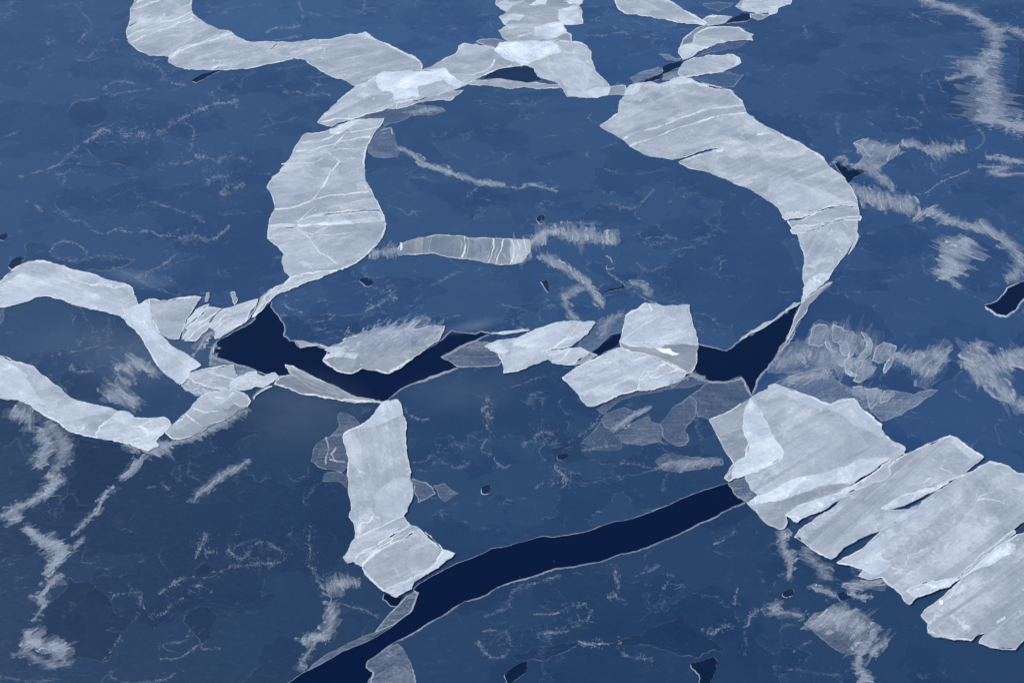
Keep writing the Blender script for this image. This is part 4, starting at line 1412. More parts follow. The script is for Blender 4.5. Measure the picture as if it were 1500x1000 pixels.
# --- crossing below the hook
plate('thin grey sliver stretching right from under the bright crossing plates', '01 1225,492 1300,472 1420,463 1500,476 02 80,488 200,494 290,500 310,520 180,521 110,517 0,522 01 1400,511 1300,502', .85, .72, 5, rim=1.0)
plate('small grey wedge poking out below the bright crossing plate', '01 820,640 830,605 900,600 960,590 1050,560 1130,530 1215,530 1180,560 1145,590 1080,585 1000,595 930,610 870,632', .95, .66, -15, ridges=[('01 1060,565 1110,540 1180,535', 1.5)])
plate('pale plate sloping down left where the hook meets the S-shaped band', '01 360,720 400,670 470,610 540,545 590,505 640,490 700,450 740,425 870,420 960,420 1110,400 1135,435 1280,440 1300,455 1240,495 1150,530 1050,560 960,585 900,605 820,637 760,640 700,655 640,675 580,695 500,718 445,745 400,735',
      1.0, .86, -28, patches=[('01 700,455 740,425 860,421 960,420 1110,400 1135,435 1280,442 1290,460 1220,490 1170,515 1140,500 1100,470 1050,480 950,510 958,560 940,580 920,565 810,590 800,545 740,540 710,500', 1.25, .62, 1.4), ('01 590,505 640,490 660,520 740,545 790,550 700,560 600,540', 1.1, .4), ('01 800,545 860,515 940,510 958,555 920,568 812,588', 1.2, .5)],
      ridges=[('01 380,715 460,700 560,700 640,672 760,640 830,600 960,585', 2)], flecks=10)
plate('pale arm rising right from the crossing plates to the upright ribbon', '01 965,417 1040,385 1120,340 1175,315 1190,270 1220,255 1290,260 1350,275 1400,285 1430,330 1500,350 02 80,385 0,395 01 1430,405 1370,425 1320,450 1290,472 1225,490 1135,437 1110,402 1050,410',
      .95, .78, -30, ridges=[('01 1400,350 1385,385 1340,420 1270,440', 2.4), ('01 1220,258 1190,290 1175,315', 1.6), ('01 1300,455 1370,425 1430,405 1500,385', 2)], patches=[('01 1180,310 1200,270 1290,265 1360,300 1300,330 1220,330', 1.1, .3)])
plate('small grey film plate behind the bend of the arm near the ribbon', '01 1290,245 1330,232 1430,235 1460,245 1400,282 1350,273', .7, .45, 0, rim=.8)
# --- the upright ribbon at the top
plate('upper ragged length of the upright ribbon at the top centre', '01 1430,-80 1405,30 1470,75 1425,100 1470,155 1420,180 1440,215 1475,245 02 100,255 240,240 350,245 345,205 312,190 300,150 414,141 410,70 395,35 412,20 420,-80',
      .88, .74, 0, patches=[('02 270,60 390,30 415,140 300,145 270,110', 1.1, .6, 1.2), ('02 130,165 290,130 316,195 200,235 140,210', 1.15, .65, 1.2), ('01 1425,100 1500,85 02 75,95 40,125 0,120 01 1460,150', 1.1, .55, 1), ('02 100,35 150,0 210,0 200,30', 1.2, .6), ('02 310,10 412,-30 412,25 340,30', 1.2, .6), ('01 1405,30 1460,0 02 0,20 80,0 60,15 0,40 01 1470,72', 1.1, .5), ('02 -30,150 40,150 30,165 -20,170', 1.1, .5)],
      ridges=[('02 30,215 100,200 150,215', 1.6), ('02 130,165 290,132', 1.5)], flecks=10)
plate('long pale lower plate of the upright ribbon, fraying on its right', '02 -70,270 0,250 130,245 240,240 350,245 400,250 440,270 465,310 462,350 472,375 490,420 530,460 575,510 560,560 500,575 400,570 325,570 300,525 270,490 200,467 150,450 130,400 80,383 0,350',
      1.0, .80, 40, patches=[('01 1395,290 1430,250 1500,248 02 100,240 240,248 288,304 200,330 120,365 60,388 0,365 01 1440,335 1400,305', 1.2, .68, 1.4), ('02 500,510 575,512 560,557 500,574 330,566 318,525 420,545', 1.2, .5), ('02 240,345 380,330 470,400 500,500 420,540 300,500', 1.1, .35)],
      ridges=[('02 80,383 150,347 230,322 290,305 370,310', 2), ('02 440,275 400,252 350,248', 2), ('02 135,265 240,252 288,304', 1.6)], flecks=12)
plate('tiny grey bridge between the upright ribbon and the fan-shaped plate', '02 572,512 665,505 672,540 650,560 560,560', .8, .62, 0, rim=.8)
# --- top, right of centre
plate('smooth pale wedge narrowing right toward the small open notch, top', '02 590,-80 600,0 615,40 660,80 730,85 820,100 920,120 1010,135 1130,150 1140,135 1110,118 1060,90 1000,60 950,25 900,0 860,-80', .98, .82, 22, ridges=[('02 1000,132 1060,125 1130,148', 3), ('02 900,0 950,25 1000,60 1060,90 1112,120', 2)])
plate('small frosted plate beside the small open notch near the top', '02 1115,122 1160,95 1230,95 1290,100 1250,137 1210,148 1140,146', .95, .62, 0, ridges=[('02 1150,100 1230,98', 2)])
plate('bright plate touching the top edge, right of the open notch', '02 1348,68 1352,-40 03 150,-60 138,0 130,28 60,50 50,80 10,90 02 1500,75 1440,80 1390,72', 1.12, .86, 0, patches=[('02 1305,42 1345,0 1350,66', .8, .55)], flecks=6)
plate('grey rim of ice below the bright top plate', '02 1400,108 1395,85 1440,80 03 0,92 15,88 02 1490,105 1440,122', .8, .5, 0, rim=.9)
plate('upper of two pale tongue plates pointing right', '02 1062,255 1070,205 1120,175 1190,160 1330,163 1370,190 1415,205 1400,218 1412,240 1270,243 1200,258 1130,288 1080,310 1030,345 1000,352 975,315 978,285 1010,265', .98, .80, 10, patches=[('02 978,290 1010,265 1070,262 1180,270 1130,288 1060,310 1020,345 990,345', 1.15, .55)], ridges=[('02 978,290 1010,266 1070,262', 2), ('02 1120,178 1190,162 1330,165 1370,192', 1.6)])
plate('see-through curled piece left of the upper tongue plate', '02 985,278 1000,238 1040,205 1100,160 1140,150 1190,162 1120,178 1072,205 1062,255 1010,266', .85, .42, -50, rim=1.5)
plate('lower of two pale tongue plates pointing right', '02 1000,375 1060,345 1150,325 1290,320 1335,345 1342,372 1290,400 1240,420 1150,432 1080,445 1000,460 972,435 985,400', .98, .80, 10, patches=[('02 1290,322 1335,345 1340,372 1300,392 1315,360', 1.2, .55)], ridges=[('02 1240,420 1150,432 1080,445 1010,458', 2.2)])
# --- the fan-shaped plate
plate('big pale fan-shaped plate with long parallel ridges, right of centre', '02 515,740 575,700 625,665 630,600 660,560 690,505 740,488 810,480 860,495 920,480 990,450 1050,465 1100,500 1150,495 1150,515 1200,525 1280,530 1300,560 1350,600 1375,665 1430,710 1500,750 03 65,780 70,790 120,805 200,850 280,905 330,940 350,970 385,1000 '
      '13 450,45 460,75 490,105 515,160 525,185 420,190 350,210 270,233 200,245 110,245 88,270 60,220 30,195 0,180 12 1450,145 1350,95 1250,50 1180,25 1090,0 02 980,958 1010,940 1100,905 1190,882 1240,868 1100,890 940,940 880,925 780,910 740,885 690,860 650,820 600,790 560,770',
      .92, .84, -22, am=.07,
      ridges=[('02 1435,795 1470,785 1510,780', 3), ('02 650,820 680,800 790,765 900,730 1000,690 1100,655 1200,635 1290,625 1360,622', 2.3), ('02 690,860 730,840 820,815 900,785 1000,745 1100,715 1200,685 1300,672 1375,665', 2.4), ('02 690,505 740,490 700,560', 2), ('02 630,640 700,600 800,570', 1.3, .5), ('02 1150,500 1280,532 1350,600', 2.4), ('03 65,782 200,850 330,940', 2.2), ('02 975,955 1090,915 1190,882', 1.8)],
      patches=[('02 662,560 690,505 740,490 760,495 745,535 700,557', 1.2, .6, 1), ('02 990,450 1050,465 1145,500 1145,512 1060,490 900,500 860,495 920,480', 1.15, .5), ('02 1190,880 1245,870 1235,890 1200,892', 1.2, .7), ('02 655,822 690,800 800,765 900,731 1000,692 1100,657 1200,637 1362,624 1372,662 1300,672 1200,685 1100,715 1000,745 900,785 820,815 730,840 692,858', .78, .35), ('13 0,40 120,30 330,120 450,180 280,225 120,235 0,150', 1.1, .3), ('02 650,670 800,660 950,640 900,700 740,730 660,760', 1.06, .22), ('02 1380,670 1440,710 1500,750 03 60,790 02 1440,780 1370,720', 1.1, .35)],
      cracks=[('02 938,944 1010,922 1100,902 1190,880', 3.2)], flecks=22)
plate('upper pale strip below the fan-shaped plate, bounded by dark cracks', '13 84,272 110,248 230,247 270,237 350,213 420,194 525,188 525,212 440,203 345,218 290,236 230,270 100,291', 1.05, .84, -8, rim=1.8, rim_gap=0)
plate('broad middle strip below the fan-shaped plate', '13 115,297 205,288 285,248 350,226 440,209 527,218 534,264 420,281 330,306 270,322 165,322 142,342', .98, .80, -8, rim=1.5)
plate('lower pale strip below the fan-shaped plate, bounded by dark cracks', '13 132,348 165,326 270,326 330,311 415,286 542,268 538,293 430,289 345,311 290,338 215,362 142,371', 1.02, .84, -8, rim=1.8, rim_gap=0)
plate('smooth pale tail tapering down to the right lead', '13 170,374 230,364 295,342 350,318 430,296 526,299 525,350 508,400 480,450 440,510 400,560 372,600 350,640 290,690 250,720 212,760 195,776 200,740 215,680 205,640 215,540 205,470 185,420',
      1.0, .80, -60, patches=[('13 205,690 240,640 330,600 372,600 350,640 290,690 250,720 212,760 195,776 200,740', 1.15, .55)], flecks=10)
plate('thin broken splinter beside the pale tail at right', '13 472,493 500,430 512,395 523,365 527,380 515,430 490,470', 1.1, .8, -60, rim=1.2)
plate('frosted ledge along the far shore of the right lead', '13 0,905 60,866 130,812 193,775 150,775 95,828 30,880 0,888 12 1450,915 1400,940 1340,985 1330,1000 1400,952', 1.1, .75, -40, rim=1.2, flecks=6)
plate('see-through strip with white edges along the near shore of the right lead', '13 197,778 240,740 290,700 345,670 380,655 330,690 290,740 240,785 225,830 180,880 150,935 110,1000 130,940 150,880 180,820', .8, .6, -50, rim=1.4)
# --- the S-shaped band
plate('long pale body of the S-shaped band, crossed by fine white ridges', '01 270,800 290,785 360,782 430,765 480,735 560,705 630,700 750,695 735,730 700,775 675,815 650,860 635,905 635,970 640,1000 11 640,40 655,90 680,130 710,180 728,225 735,240 750,270 757,292 560,312 330,328 230,335 170,335 75,328 80,290 110,230 105,180 85,130 65,100 100,40 150,0 01 140,1000 170,965 215,900 245,845 265,815',
      .97, .82, -8, am=.07,
      ridges=[('01 265,840 340,835 420,815 500,780 600,770 720,750', 1.7), ('01 235,890 330,885 400,860 500,830 600,810 670,805', 2.2), ('01 440,885 640,865', 1.6), ('01 150,965 200,960 330,960 390,930', 1.7), ('01 480,735 560,760 510,800 440,885', 1.4), ('01 430,765 520,762 600,720', 2.2), ('01 425,900 470,930 490,950 450,1000 11 440,0 410,70 350,155 330,175', 2.0), ('11 110,230 190,225 260,205 330,175 400,155 520,145 660,128', 2.4), ('11 660,128 690,150 725,222', 2.8), ('11 350,210 270,280 240,302', 1.5), ('11 240,302 290,282 350,268 400,262', 2), ('11 400,250 530,238 640,225 728,224', 2.2), ('11 420,268 520,260 640,247 720,248 748,290', 2.2), ('11 75,322 160,322 230,322', 2.4), ('01 675,815 650,860 636,905 635,985', 2)],
      patches=[('01 430,765 500,730 620,700 560,745 500,780 440,790', 1.2, .55), ('11 240,318 400,302 560,294 562,312 400,322 250,332', 1.15, .75), ('11 72,318 215,318 215,334 75,340', 1.2, .6), ('11 580,80 640,60 665,125 600,125', 1.1, .3), ('11 90,40 200,10 300,60 200,180 120,200', 1.06, .25)],
      cracks=[('11 400,261 460,253 530,241 640,234 738,234', 4.6), ('11 160,342 200,345 225,335', 1.2)], flecks=14)
plate('rounded pale foot of the S-shaped band', '11 75,333 170,340 230,338 330,331 560,316 758,294 760,310 755,345 735,395 690,450 640,500 580,545 500,580 400,590 300,600 205,628 165,590 150,540 165,490 120,440 70,400',
      .97, .80, -20, ridges=[('11 75,400 150,405 250,400 400,380 600,355', 1.7), ('11 240,345 310,390 340,440 370,480 430,510 480,552', 2), ('11 760,310 755,345 735,395 690,450 640,500 580,545 500,580', 2.6), ('11 75,333 72,400 120,442 165,490', 2), ('11 240,345 330,380 420,335', 1.3)],
      patches=[('11 150,540 165,490 125,440 250,405 310,395 345,445 370,480 430,512 480,552 400,560 250,610 205,625 165,590', 1.06, .35), ('11 240,545 280,525 300,540 350,548 320,560 330,575 290,560 270,572 275,552', 1.15, .5)], flecks=12)
plate('thin white sliver trailing from the foot of the S-shaped band', '11 165,668 205,630 300,603 400,592 480,587 420,612 340,640 230,682 150,712 95,748 60,782 0,848 10 1480,862 11 40,760 90,710 110,688', 1.05, .80, -25, rim=2.2, rim_gap=0, ridges=[('11 170,670 240,660 320,630 470,590', 2.2), ('11 90,720 170,690 250,680', 1.6)])
plate('grey splinter left of the thin white sliver', '11 60,775 20,800 -10,850 30,740 90,695 95,705 45,745', .9, .6, -50, rim=1)
# --- the central dull band
plate('dull grey band curving across the middle of the ring', '11 830,470 850,425 860,430 950,395 1050,380 1150,386 1222,388 1232,395 1390,400 1480,402 1500,405 12 40,404 105,406 110,480 60,540 0,555 11 1420,555 1350,545 1200,520 1050,487 900,493 835,505',
      .85, .46, -85, am=.07, rim=1.0, ridges=[('11 1222,390 1230,430 1205,515', 2.4), ('11 1390,400 1395,450 1360,545', 1.8), ('11 1450,405 1430,480 1405,555', 1.6), ('12 0,410 15,460 -10,550', 2), ('12 30,406 45,450 20,540', 1.6), ('12 70,406 80,460 50,530', 1.6), ('11 850,425 850,470', 2)],
      cracks=[('11 1232,392 1228,450 1205,518', 1.3)], patches=[('12 -15,405 100,406 108,480 60,540 0,552', 1.05, .35)], group='dull rafted plates inside the ring')
band('ribbed left tip of the dull grey band', '11 680,500 720,480 770,475 835,465', 12, 80, .45, 2.6, 4, taper=False)
# --- left bands
plate('pale plate at the left edge, upper left band, with a darker top corner', '10 -80,720 0,655 60,610 130,550 225,530 320,550 420,580 500,600 580,620 660,650 740,668 775,690 785,730 805,770 830,850 780,900 740,880 700,852 620,830 550,810 450,795 350,755 275,735 210,745 120,780 0,802 -80,820',
      1.09, .76, 15, ridges=[('10 320,550 380,600 450,650 540,675 600,665 660,690 740,672', 2.4), ('10 0,655 130,552 225,532 320,550', 2.2), ('10 320,550 500,602 660,652', 1.2)], patches=[('10 -80,740 0,680 130,600 300,640 420,680 550,720 740,790 830,850 740,878 620,830 450,795 350,755 275,735 210,745 120,780 0,802 -80,820', 1.12, .5), ('10 130,600 225,535 320,552 380,602 440,645 300,640', 1.0, .2)], flecks=8)
plate('bright narrow plate bent downward where the left bands join', '10 735,820 805,790 870,755 885,830 900,900 930,950 980,1000 20 1040,50 1090,75 1140,110 1178,142 1112,182 1100,215 1055,256 1000,215 930,150 890,80 840,0 10 835,985 790,930 740,890 720,860',
      1.12, .86, 45, ridges=[('10 740,885 790,930 835,985 20 845,0 890,80 930,150', 1.6), ('20 1060,252 1105,215', 2.2)], patches=[('20 840,0 900,-10 960,100 1040,170 1100,215 1055,256 1000,215 930,150 890,80', .95, .25), ('10 760,800 860,780 890,900 960,990 20 860,0 10 800,930', 1.2, .45)])
plate('pale trapezoid plate right of the bright bent plate', '10 870,757 940,765 985,765 1050,750 1180,745 1140,800 1092,870 1078,925 1050,988 990,985 930,950 900,890 880,830', .95, .74, -10, ridges=[('10 870,757 880,830 905,895 935,952', 2.2), ('10 985,764 1050,750 1180,746', 2)], patches=[('10 905,895 1000,880 1085,880 1050,985 990,985 930,950', 1.06, .25)])
S_ = 'broken pale shards above the upper lead'
plate('grey bed of ice under the broken shards on the upper lead shore', '10 1078,925 1100,872 1180,800 1300,812 1370,800 1505,757 1500,800 1440,890 1370,930 1290,975 1262,985 1240,955 1150,1000 1068,990', .8, .22, -38, rim=.8)
plate('leftmost bright shard on the upper lead shore', '10 1080,918 1100,872 1150,815 1225,786 1180,840 1120,890', 1.12, .86, -38, group=S_, cat='ice shard', name='ice_shard')
plate('long bright middle shard on the upper lead shore', '10 1085,925 1150,880 1230,800 1295,812 1220,895 1150,940 1110,985 1065,990 1100,935', 1.05, .82, -38, ridges=[('10 1100,915 1200,880 1290,815', 1.6), ('10 1120,900 1225,800', 1.4)], group=S_, cat='ice shard', name='ice_shard')
plate('grey lower shard leaning over the upper lead shore', '10 1110,985 1160,935 1225,895 1240,905 1170,975 1140,1000 1080,998', .98, .76, -38, group=S_, cat='ice shard', name='ice_shard')
plate('pale three-cornered plate leaning on the upper lead head', '10 1215,905 1260,860 1310,815 1370,800 1440,775 1510,755 1500,790 1470,820 1440,892 1390,915 1340,950 1290,983 1262,990 1258,940', 1.0, .80, -30, ridges=[('10 1500,770 1460,830 1440,890 1370,920', 2.4), ('10 1260,900 1340,870 1430,850', 1.2)], group=S_, cat='ice plate')
plate('tiny frosted finger standing up above the shards, left one', '10 1200,772 1210,720 1224,714 1228,740 1218,772', .95, .6, -70, rim=.8, group=S_, cat='ice shard', name='ice_shard')
plate('tiny frosted finger standing up above the shards, right one', '10 1352,718 1376,712 1392,762 1375,790 1362,750', .85, .5, 70, rim=.8, group=S_, cat='ice shard', name='ice_shard')
# --- lower left band
plate('broad pale plate entering at the left edge, lower left band', '20 -80,60 0,85 40,110 100,125 200,150 240,195 300,240 360,280 400,320 480,355 580,380 690,410 650,455 590,500 560,545 570,570 500,555 400,525 350,480 250,425 180,375 100,345 0,335 -80,322',
      1.09, .80, 28, patches=[('20 -80,80 40,110 160,200 180,260 280,380 180,375 100,345 0,335 -80,322', 1.15, .5), ('20 340,410 440,370 600,390 660,420 400,470 360,480', 1.1, .3)], ridges=[('20 180,375 250,425 350,480 400,525 500,555 570,570', 2.4), ('20 0,88 100,126 200,152', 1.6)], flecks=6)
plate('rounded pale plate overlapping its neighbour in the lower left band', '20 572,570 560,545 590,500 650,455 690,415 740,413 790,450 880,455 960,445 985,460 1005,490 960,540 910,590 930,615 870,640 820,630 760,600 700,590 620,580',
      1.133, .84, -10, rim=2.2, rim_gap=.02, patches=[('20 660,455 690,415 740,413 790,450 740,500', 1.15, .45), ('20 780,600 850,560 910,590 930,615 870,640 820,632', 1.15, .5)])
plate('bright plate with a sharp lower corner in the lower left band', '20 970,530 1030,480 1085,435 1130,460 1185,500 1180,520 1130,550 1060,572 1010,570', 1.12, .86, -35, rim=2)
plate('bright crumpled plate right of the sharp-cornered one', '20 1085,430 1130,370 1175,325 1210,312 1250,360 1300,400 1340,448 1300,470 1220,490 1185,505', 1.1, .84, -30, ridges=[('20 1090,430 1140,470 1185,500', 2.2), ('20 1130,395 1200,420 1280,410', 1.6)], flecks=8)
plate('bright knobbed plate closing the right end of the lower left band', '20 1175,325 1210,308 1280,300 1340,285 1390,290 1445,320 1468,352 1450,382 1415,385 1375,368 1340,400 1280,395 1240,360', 1.15, .84, -20, patches=[('20 1345,290 1430,315 1462,352 1445,380 1380,365 1350,330', 1.2, .5, 1.4), ('20 1190,320 1280,305 1300,350 1230,350', 1.2, .4)], ridges=[('20 1260,330 1330,340 1370,300', 1.6)], flecks=8)
plate('grey bed of ice under the bright plates of the lower left band', '20 965,535 1085,425 1180,320 1340,280 1450,318 1470,355 1450,386 1400,400 1340,455 1225,500 1130,556 1060,576 1005,574', .85, .36, -30, rim=.8)
plate('smooth grey-white plate under the left tip of the upper lead', '20 1110,190 1180,168 1250,160 1370,140 1382,190 1395,212 1345,268 1330,285 1240,275 1140,245 1103,218', .97, .78, 10, ridges=[('20 1180,168 1250,158 1370,142', 1.8), ('20 1110,222 1240,276 1330,286', 1.6)])
plate('bright plate bridging to the wispy fan below the upper lead', '20 1345,285 1350,252 1392,214 1450,186 1500,178 21 5,190 40,208 110,186 134,208 100,240 40,270 0,265 20 1440,290 1390,288', 1.15, .86, -25, patches=[('20 1350,255 1392,216 1450,190 1440,240 1380,280', 1.2, .4)], ridges=[('20 1350,285 1440,240 1500,215', 1.5)])
plate('wispy white fan sweeping along the near shore of the upper lead', '21 170,138 220,150 300,190 400,240 500,290 600,330 700,353 738,360 650,360 500,352 400,332 300,317 200,282 108,252 140,215 207,202', .9, .44, 24, rim=1.2, name='ice_fan', ridges=[('21 108,250 200,280 260,310 400,330 500,348 600,354 732,358', 2.6, .9), ('21 190,150 330,230 480,310 700,355', 1.4, .35), ('21 180,142 260,230 420,310 640,352', 1.4, .3), ('21 210,200 330,280 500,335', 1.4, .3), ('21 200,160 400,260 600,340', 1.6, .3)])
plate('white curved lip of ice below the wispy fan', '20 1480,330 1500,318 21 40,282 95,265 50,285 20,305 0,318 20 1490,345', 1.1, .8, -20, rim=1.4)
# --- shard pile in the upper lead
plate('grey island of mashed ice jutting into the upper lead', '21 390,115 410,88 470,70 440,30 540,0 11 540,985 600,960 660,965 720,985 760,960 850,945 960,930 1010,912 1060,912 1105,915 1100,940 1070,1000 21 980,60 930,90 870,140 820,170 780,190 700,174 620,160 570,190 480,178 440,150',
      .85, .60, -38, rim=1.4, patches=[('21 620,160 600,110 680,90 800,100 870,130 820,170 780,190 700,174', .8, .3)], ridges=[('21 395,115 440,150 480,178 570,190 620,160', 2), ('21 700,172 780,190 860,140 900,110', 2.6)], flecks=24)
plate('bright leaf-shaped shard at the left of the mashed island', '21 392,112 415,80 470,70 550,72 600,75 580,105 500,95 440,95', 1.15, .86, -10)
plate('small bright flat shard above the leaf-shaped one', '21 405,52 430,36 490,36 545,68 480,66 440,70', 1.15, .86, 0, rim=1.6)
plate('grey spit of ice running left from the mashed island', '21 225,-2 300,8 420,38 430,46 340,28 262,42', .95, .55, 5, rim=1.2)
band('fan of white shards raised on the mashed island', '21 560,20 11 600,1000 660,985 730,990 800,970 860,950 920,930', 48, -40, .62, 2.6, 7, jit=9, b=1.08)
band('flat white shards along the right of the mashed island', '21 700,60 780,40 860,20 940,0 11 1000,950 1060,930', 32, -38, .46, 3, 8, jit=12)
# --- centre
plate('pale sharp-pointed plate stretched between the two open leads', '12 -15,990 30,988 100,955 200,915 275,892 350,882 480,885 490,895 440,960 390,1000 22 350,30 300,42 200,58 170,60 208,110 100,150 0,182 21 1452,190 1440,110 1420,72 1340,32 1400,4 1460,-6',
      1.08, .82, -25, ridges=[('12 400,885 350,960 300,1000 22 270,20 240,50', 2), ('12 30,990 100,955 200,915 275,895', 1.8), ('22 175,62 300,42 350,32', 2)], patches=[('12 0,1000 100,955 200,915 275,892 340,885 270,1000 22 210,55 170,60 60,35 0,30', 1.12, .45), ('22 0,20 70,35 170,62 205,108 100,150 0,180', 1.02, .3), ('21 1340,32 1420,10 1480,60 1450,110 1425,72', 1.2, .5)], flecks=12)
plate('thin white sliver of ice above the left tip of the sharp-pointed plate', '11 1370,957 1440,946 1500,941 12 60,933 106,939 40,950 0,956 11 1440,963', 1.1, .85, -5, rim=1)
plate('bright lozenge plate right of the sharp-pointed one', '22 170,62 260,56 330,40 400,38 455,66 420,95 350,140 300,139 240,130 207,106', 1.12, .84, -20)
plate('grey plate edge right of the bright lozenge plate', '22 455,68 500,85 430,130 350,143 420,97', .8, .42, -30, rim=.8)
plate('bright square plate standing between the two leads, upper', '12 630,1000 650,930 668,850 740,810 780,780 810,782 880,795 960,795 1040,790 1052,870 1075,940 1088,1000 22 1090,25 900,20 780,12 650,8 632,4', 1.12, .88, -18, ridges=[('12 885,795 890,850 780,900 690,960 640,1000', 2), ('12 800,785 820,830', 2), ('12 670,850 740,812 780,780', 2), ('12 890,850 960,880', 1.2)], patches=[('12 640,1000 690,960 780,900 885,855 860,1000 22 780,12 650,8', 1.1, .4), ('12 1052,870 1075,940 1088,1000 22 1090,25 960,15 12 1000,920', .95, .2)], flecks=12)
plate('grey see-through plate under the bright square one', '22 632,6 760,10 900,18 1010,14 1092,24 1082,60 1070,150 1050,185 1028,192 900,128 780,75 700,70 640,42', .82, .50, 20, rim=1.6, patches=[('22 840,40 920,45 990,75 950,85 870,65', 1.3, .8), ('22 640,10 780,14 900,22 850,45 700,35', 1.1, .5)], ridges=[('22 640,40 700,68 780,76', 2), ('22 700,30 900,110 1030,190', 1.5, .5)])
plate('bright tilted square plate below the other, corner pointing down', '22 295,217 400,145 520,90 570,60 640,40 700,70 780,76 900,125 860,152 812,182 775,180 747,220 740,285 650,310 560,350 480,386 440,380 410,350 370,290 330,250', 1.08, .86, -22, ridges=[('22 295,217 400,147 520,92', 2), ('22 440,382 560,350 650,310 740,287', 2.6), ('22 640,40 700,70 780,76 900,125', 1.6)], flecks=10)
plate('triangular pale plate fitted to the right of the tilted square', '22 740,287 747,222 776,182 812,184 862,154 906,126 960,155 1022,190 1000,222 930,250 830,285', 1.0, .84, -20, rim=2.2, rim_gap=0, ridges=[('22 906,126 960,155 1020,178', 3), ('22 815,205 855,185', 1.2)], patches=[('22 760,270 860,220 960,190 1000,222 930,250 830,284', 1.1, .35)])
band('frosted shore below the tilted square plate', '22 930,255 1000,225 1060,205 1130,225', 10, -30, .42, 3)
# --- the upright bar
plate('tall pale upright bar below the upper lead', '21 735,362 770,350 830,345 850,375 860,430 880,480 875,560 880,640 895,710 908,770 895,815 920,860 915,920 890,975 885,1000 31 865,22 800,55 720,95 640,130 582,152 585,120 570,60 545,30 555,0 21 560,1000 545,900 535,780 545,700 525,620 510,550 540,525 590,510 640,480 690,430 715,390',
      .98, .84, 80, am=.08, patches=[('21 735,362 770,350 830,345 850,375 860,430 700,500 590,512 640,480 690,430', 1.12, .5), ('21 690,900 800,810 905,800 920,860 915,920 885,1000 31 865,22 820,40 21 700,1000', 1.1, .4), ('31 690,100 800,50 865,25 900,70 840,95 720,120', 1.1, .3)], ridges=[('21 850,375 862,430 880,480 876,560 882,640', 2.2), ('21 515,550 545,525 640,480 700,425', 2.6)], flecks=16)
plate('upper pale crosswise strip at the foot of the upright bar', '31 580,158 640,132 720,97 865,27 903,78 860,108 780,150 680,210 600,250 570,292 540,302 525,290 510,266 545,230 560,182', 1.0, .84, -25, rim=1.8, ridges=[('31 580,156 640,131 720,96 800,56 865,25', 2.2)], patches=[('31 690,120 850,90 800,140 720,150', 1.15, .4)])
plate('narrow crosswise strip in the middle of the bar foot', '31 572,294 602,252 700,200 800,150 905,80 930,85 962,102 850,165 740,218 650,280 622,320 585,305', .98, .80, -30, rim=1.8, ridges=[('31 610,250 700,200 800,150 900,82', 2.2), ('31 640,262 760,190 860,135', 1.5), ('31 790,190 800,150', 2.4)])
plate('large pale block at the foot of the upright bar', '31 622,325 652,282 742,218 850,167 962,104 1000,145 1050,190 1096,226 1060,292 980,360 880,410 770,455 755,468 700,420 640,370', .95, .80, -25, rim=2, ridges=[('31 622,322 652,282 742,218 850,167 960,104', 2.4), ('31 625,330 700,420 752,466', 2.6), ('31 990,120 1096,226', 2)], flecks=10)
plate('white pointed lip ending the bar foot beside the lower lead', '31 768,455 880,412 980,362 1062,293 1096,226 1165,246 1140,272 1052,335 930,410 912,452 820,500 760,470', 1.1, .82, -35, rim=2, ridges=[('31 765,455 880,412 985,358 1060,295 1094,230', 2.4)], patches=[('31 1062,293 1096,228 1162,247 1130,275 1040,330 960,385', 1.2, .55)])
# --- lower right plates
plate('see-through grey square at the left end of the lower right plates', '22 1155,462 1280,412 1340,368 1400,332 1440,390 1500,492 23 40,580 92,652 80,690 0,735 22 1500,740 1440,770 1362,790 1270,822 1243,805 1300,718 1210,570 1180,510',
      .92, .62, -20, ridges=[('22 1155,462 1280,412 1340,368', 2), ('22 1250,805 1300,722 1370,680 1385,600 1355,520 1360,430 1400,335', 2.2)], patches=[('22 1402,335 1440,390 1500,490 23 40,580 92,652 80,690 0,735 22 1440,770 1362,790 1290,810 1300,722 1370,680 1385,600 1352,520 1360,430', 1.15, .66)])
plate('big pale plate at the left of the lower right group, corner at top', '22 1404,325 1440,308 1500,280 23 0,265 35,252 100,275 200,310 290,345 360,375 420,345 500,338 525,365 560,410 620,460 665,495 665,520 690,560 740,595 790,615 805,640 790,658 720,692 650,730 560,790 500,835 420,832 300,850 200,887 100,927 0,947 22 1430,984 1380,945 1440,905 1400,870 1365,800 1362,790 1440,770 1500,740 23 0,735 80,690 92,652 40,580 0,492 22 1440,390',
      1.0, .82, -30, am=.07, ridges=[('23 35,254 100,276 200,312 290,347 360,376 500,340', 3), ('23 500,340 560,410 620,460 665,497', 3), ('23 690,560 740,595 790,615 805,640', 2.6), ('22 1410,328 1440,375 1490,480', 1.4)],
      patches=[('23 0,887 80,840 140,812 300,780 440,740 500,710 600,688 720,692 650,730 560,790 500,833 420,830 300,848 200,885 100,925 0,945 22 1400,965 1390,940 1440,905', 1.12, .62, 1.2), ('23 35,256 200,312 360,378 520,345 560,410 660,500 690,560 640,560 480,480 380,410 250,380 60,300', 1.12, .4), ('23 100,480 300,430 480,480 600,620 440,700 220,720 80,600', 1.06, .2)], flecks=18)
plate('grey lower plate under the big left plate of the lower right group', '22 1376,946 1430,974 1500,950 23 100,928 200,888 300,852 420,834 490,840 440,882 300,927 170,972 130,1002 33 105,30 112,66 92,100 66,105 0,76 32 1460,40 1436,5 22 1400,975', .88, .72, -20, am=.04, ridges=[('22 1376,948 1432,986 32 1440,10', 2)])
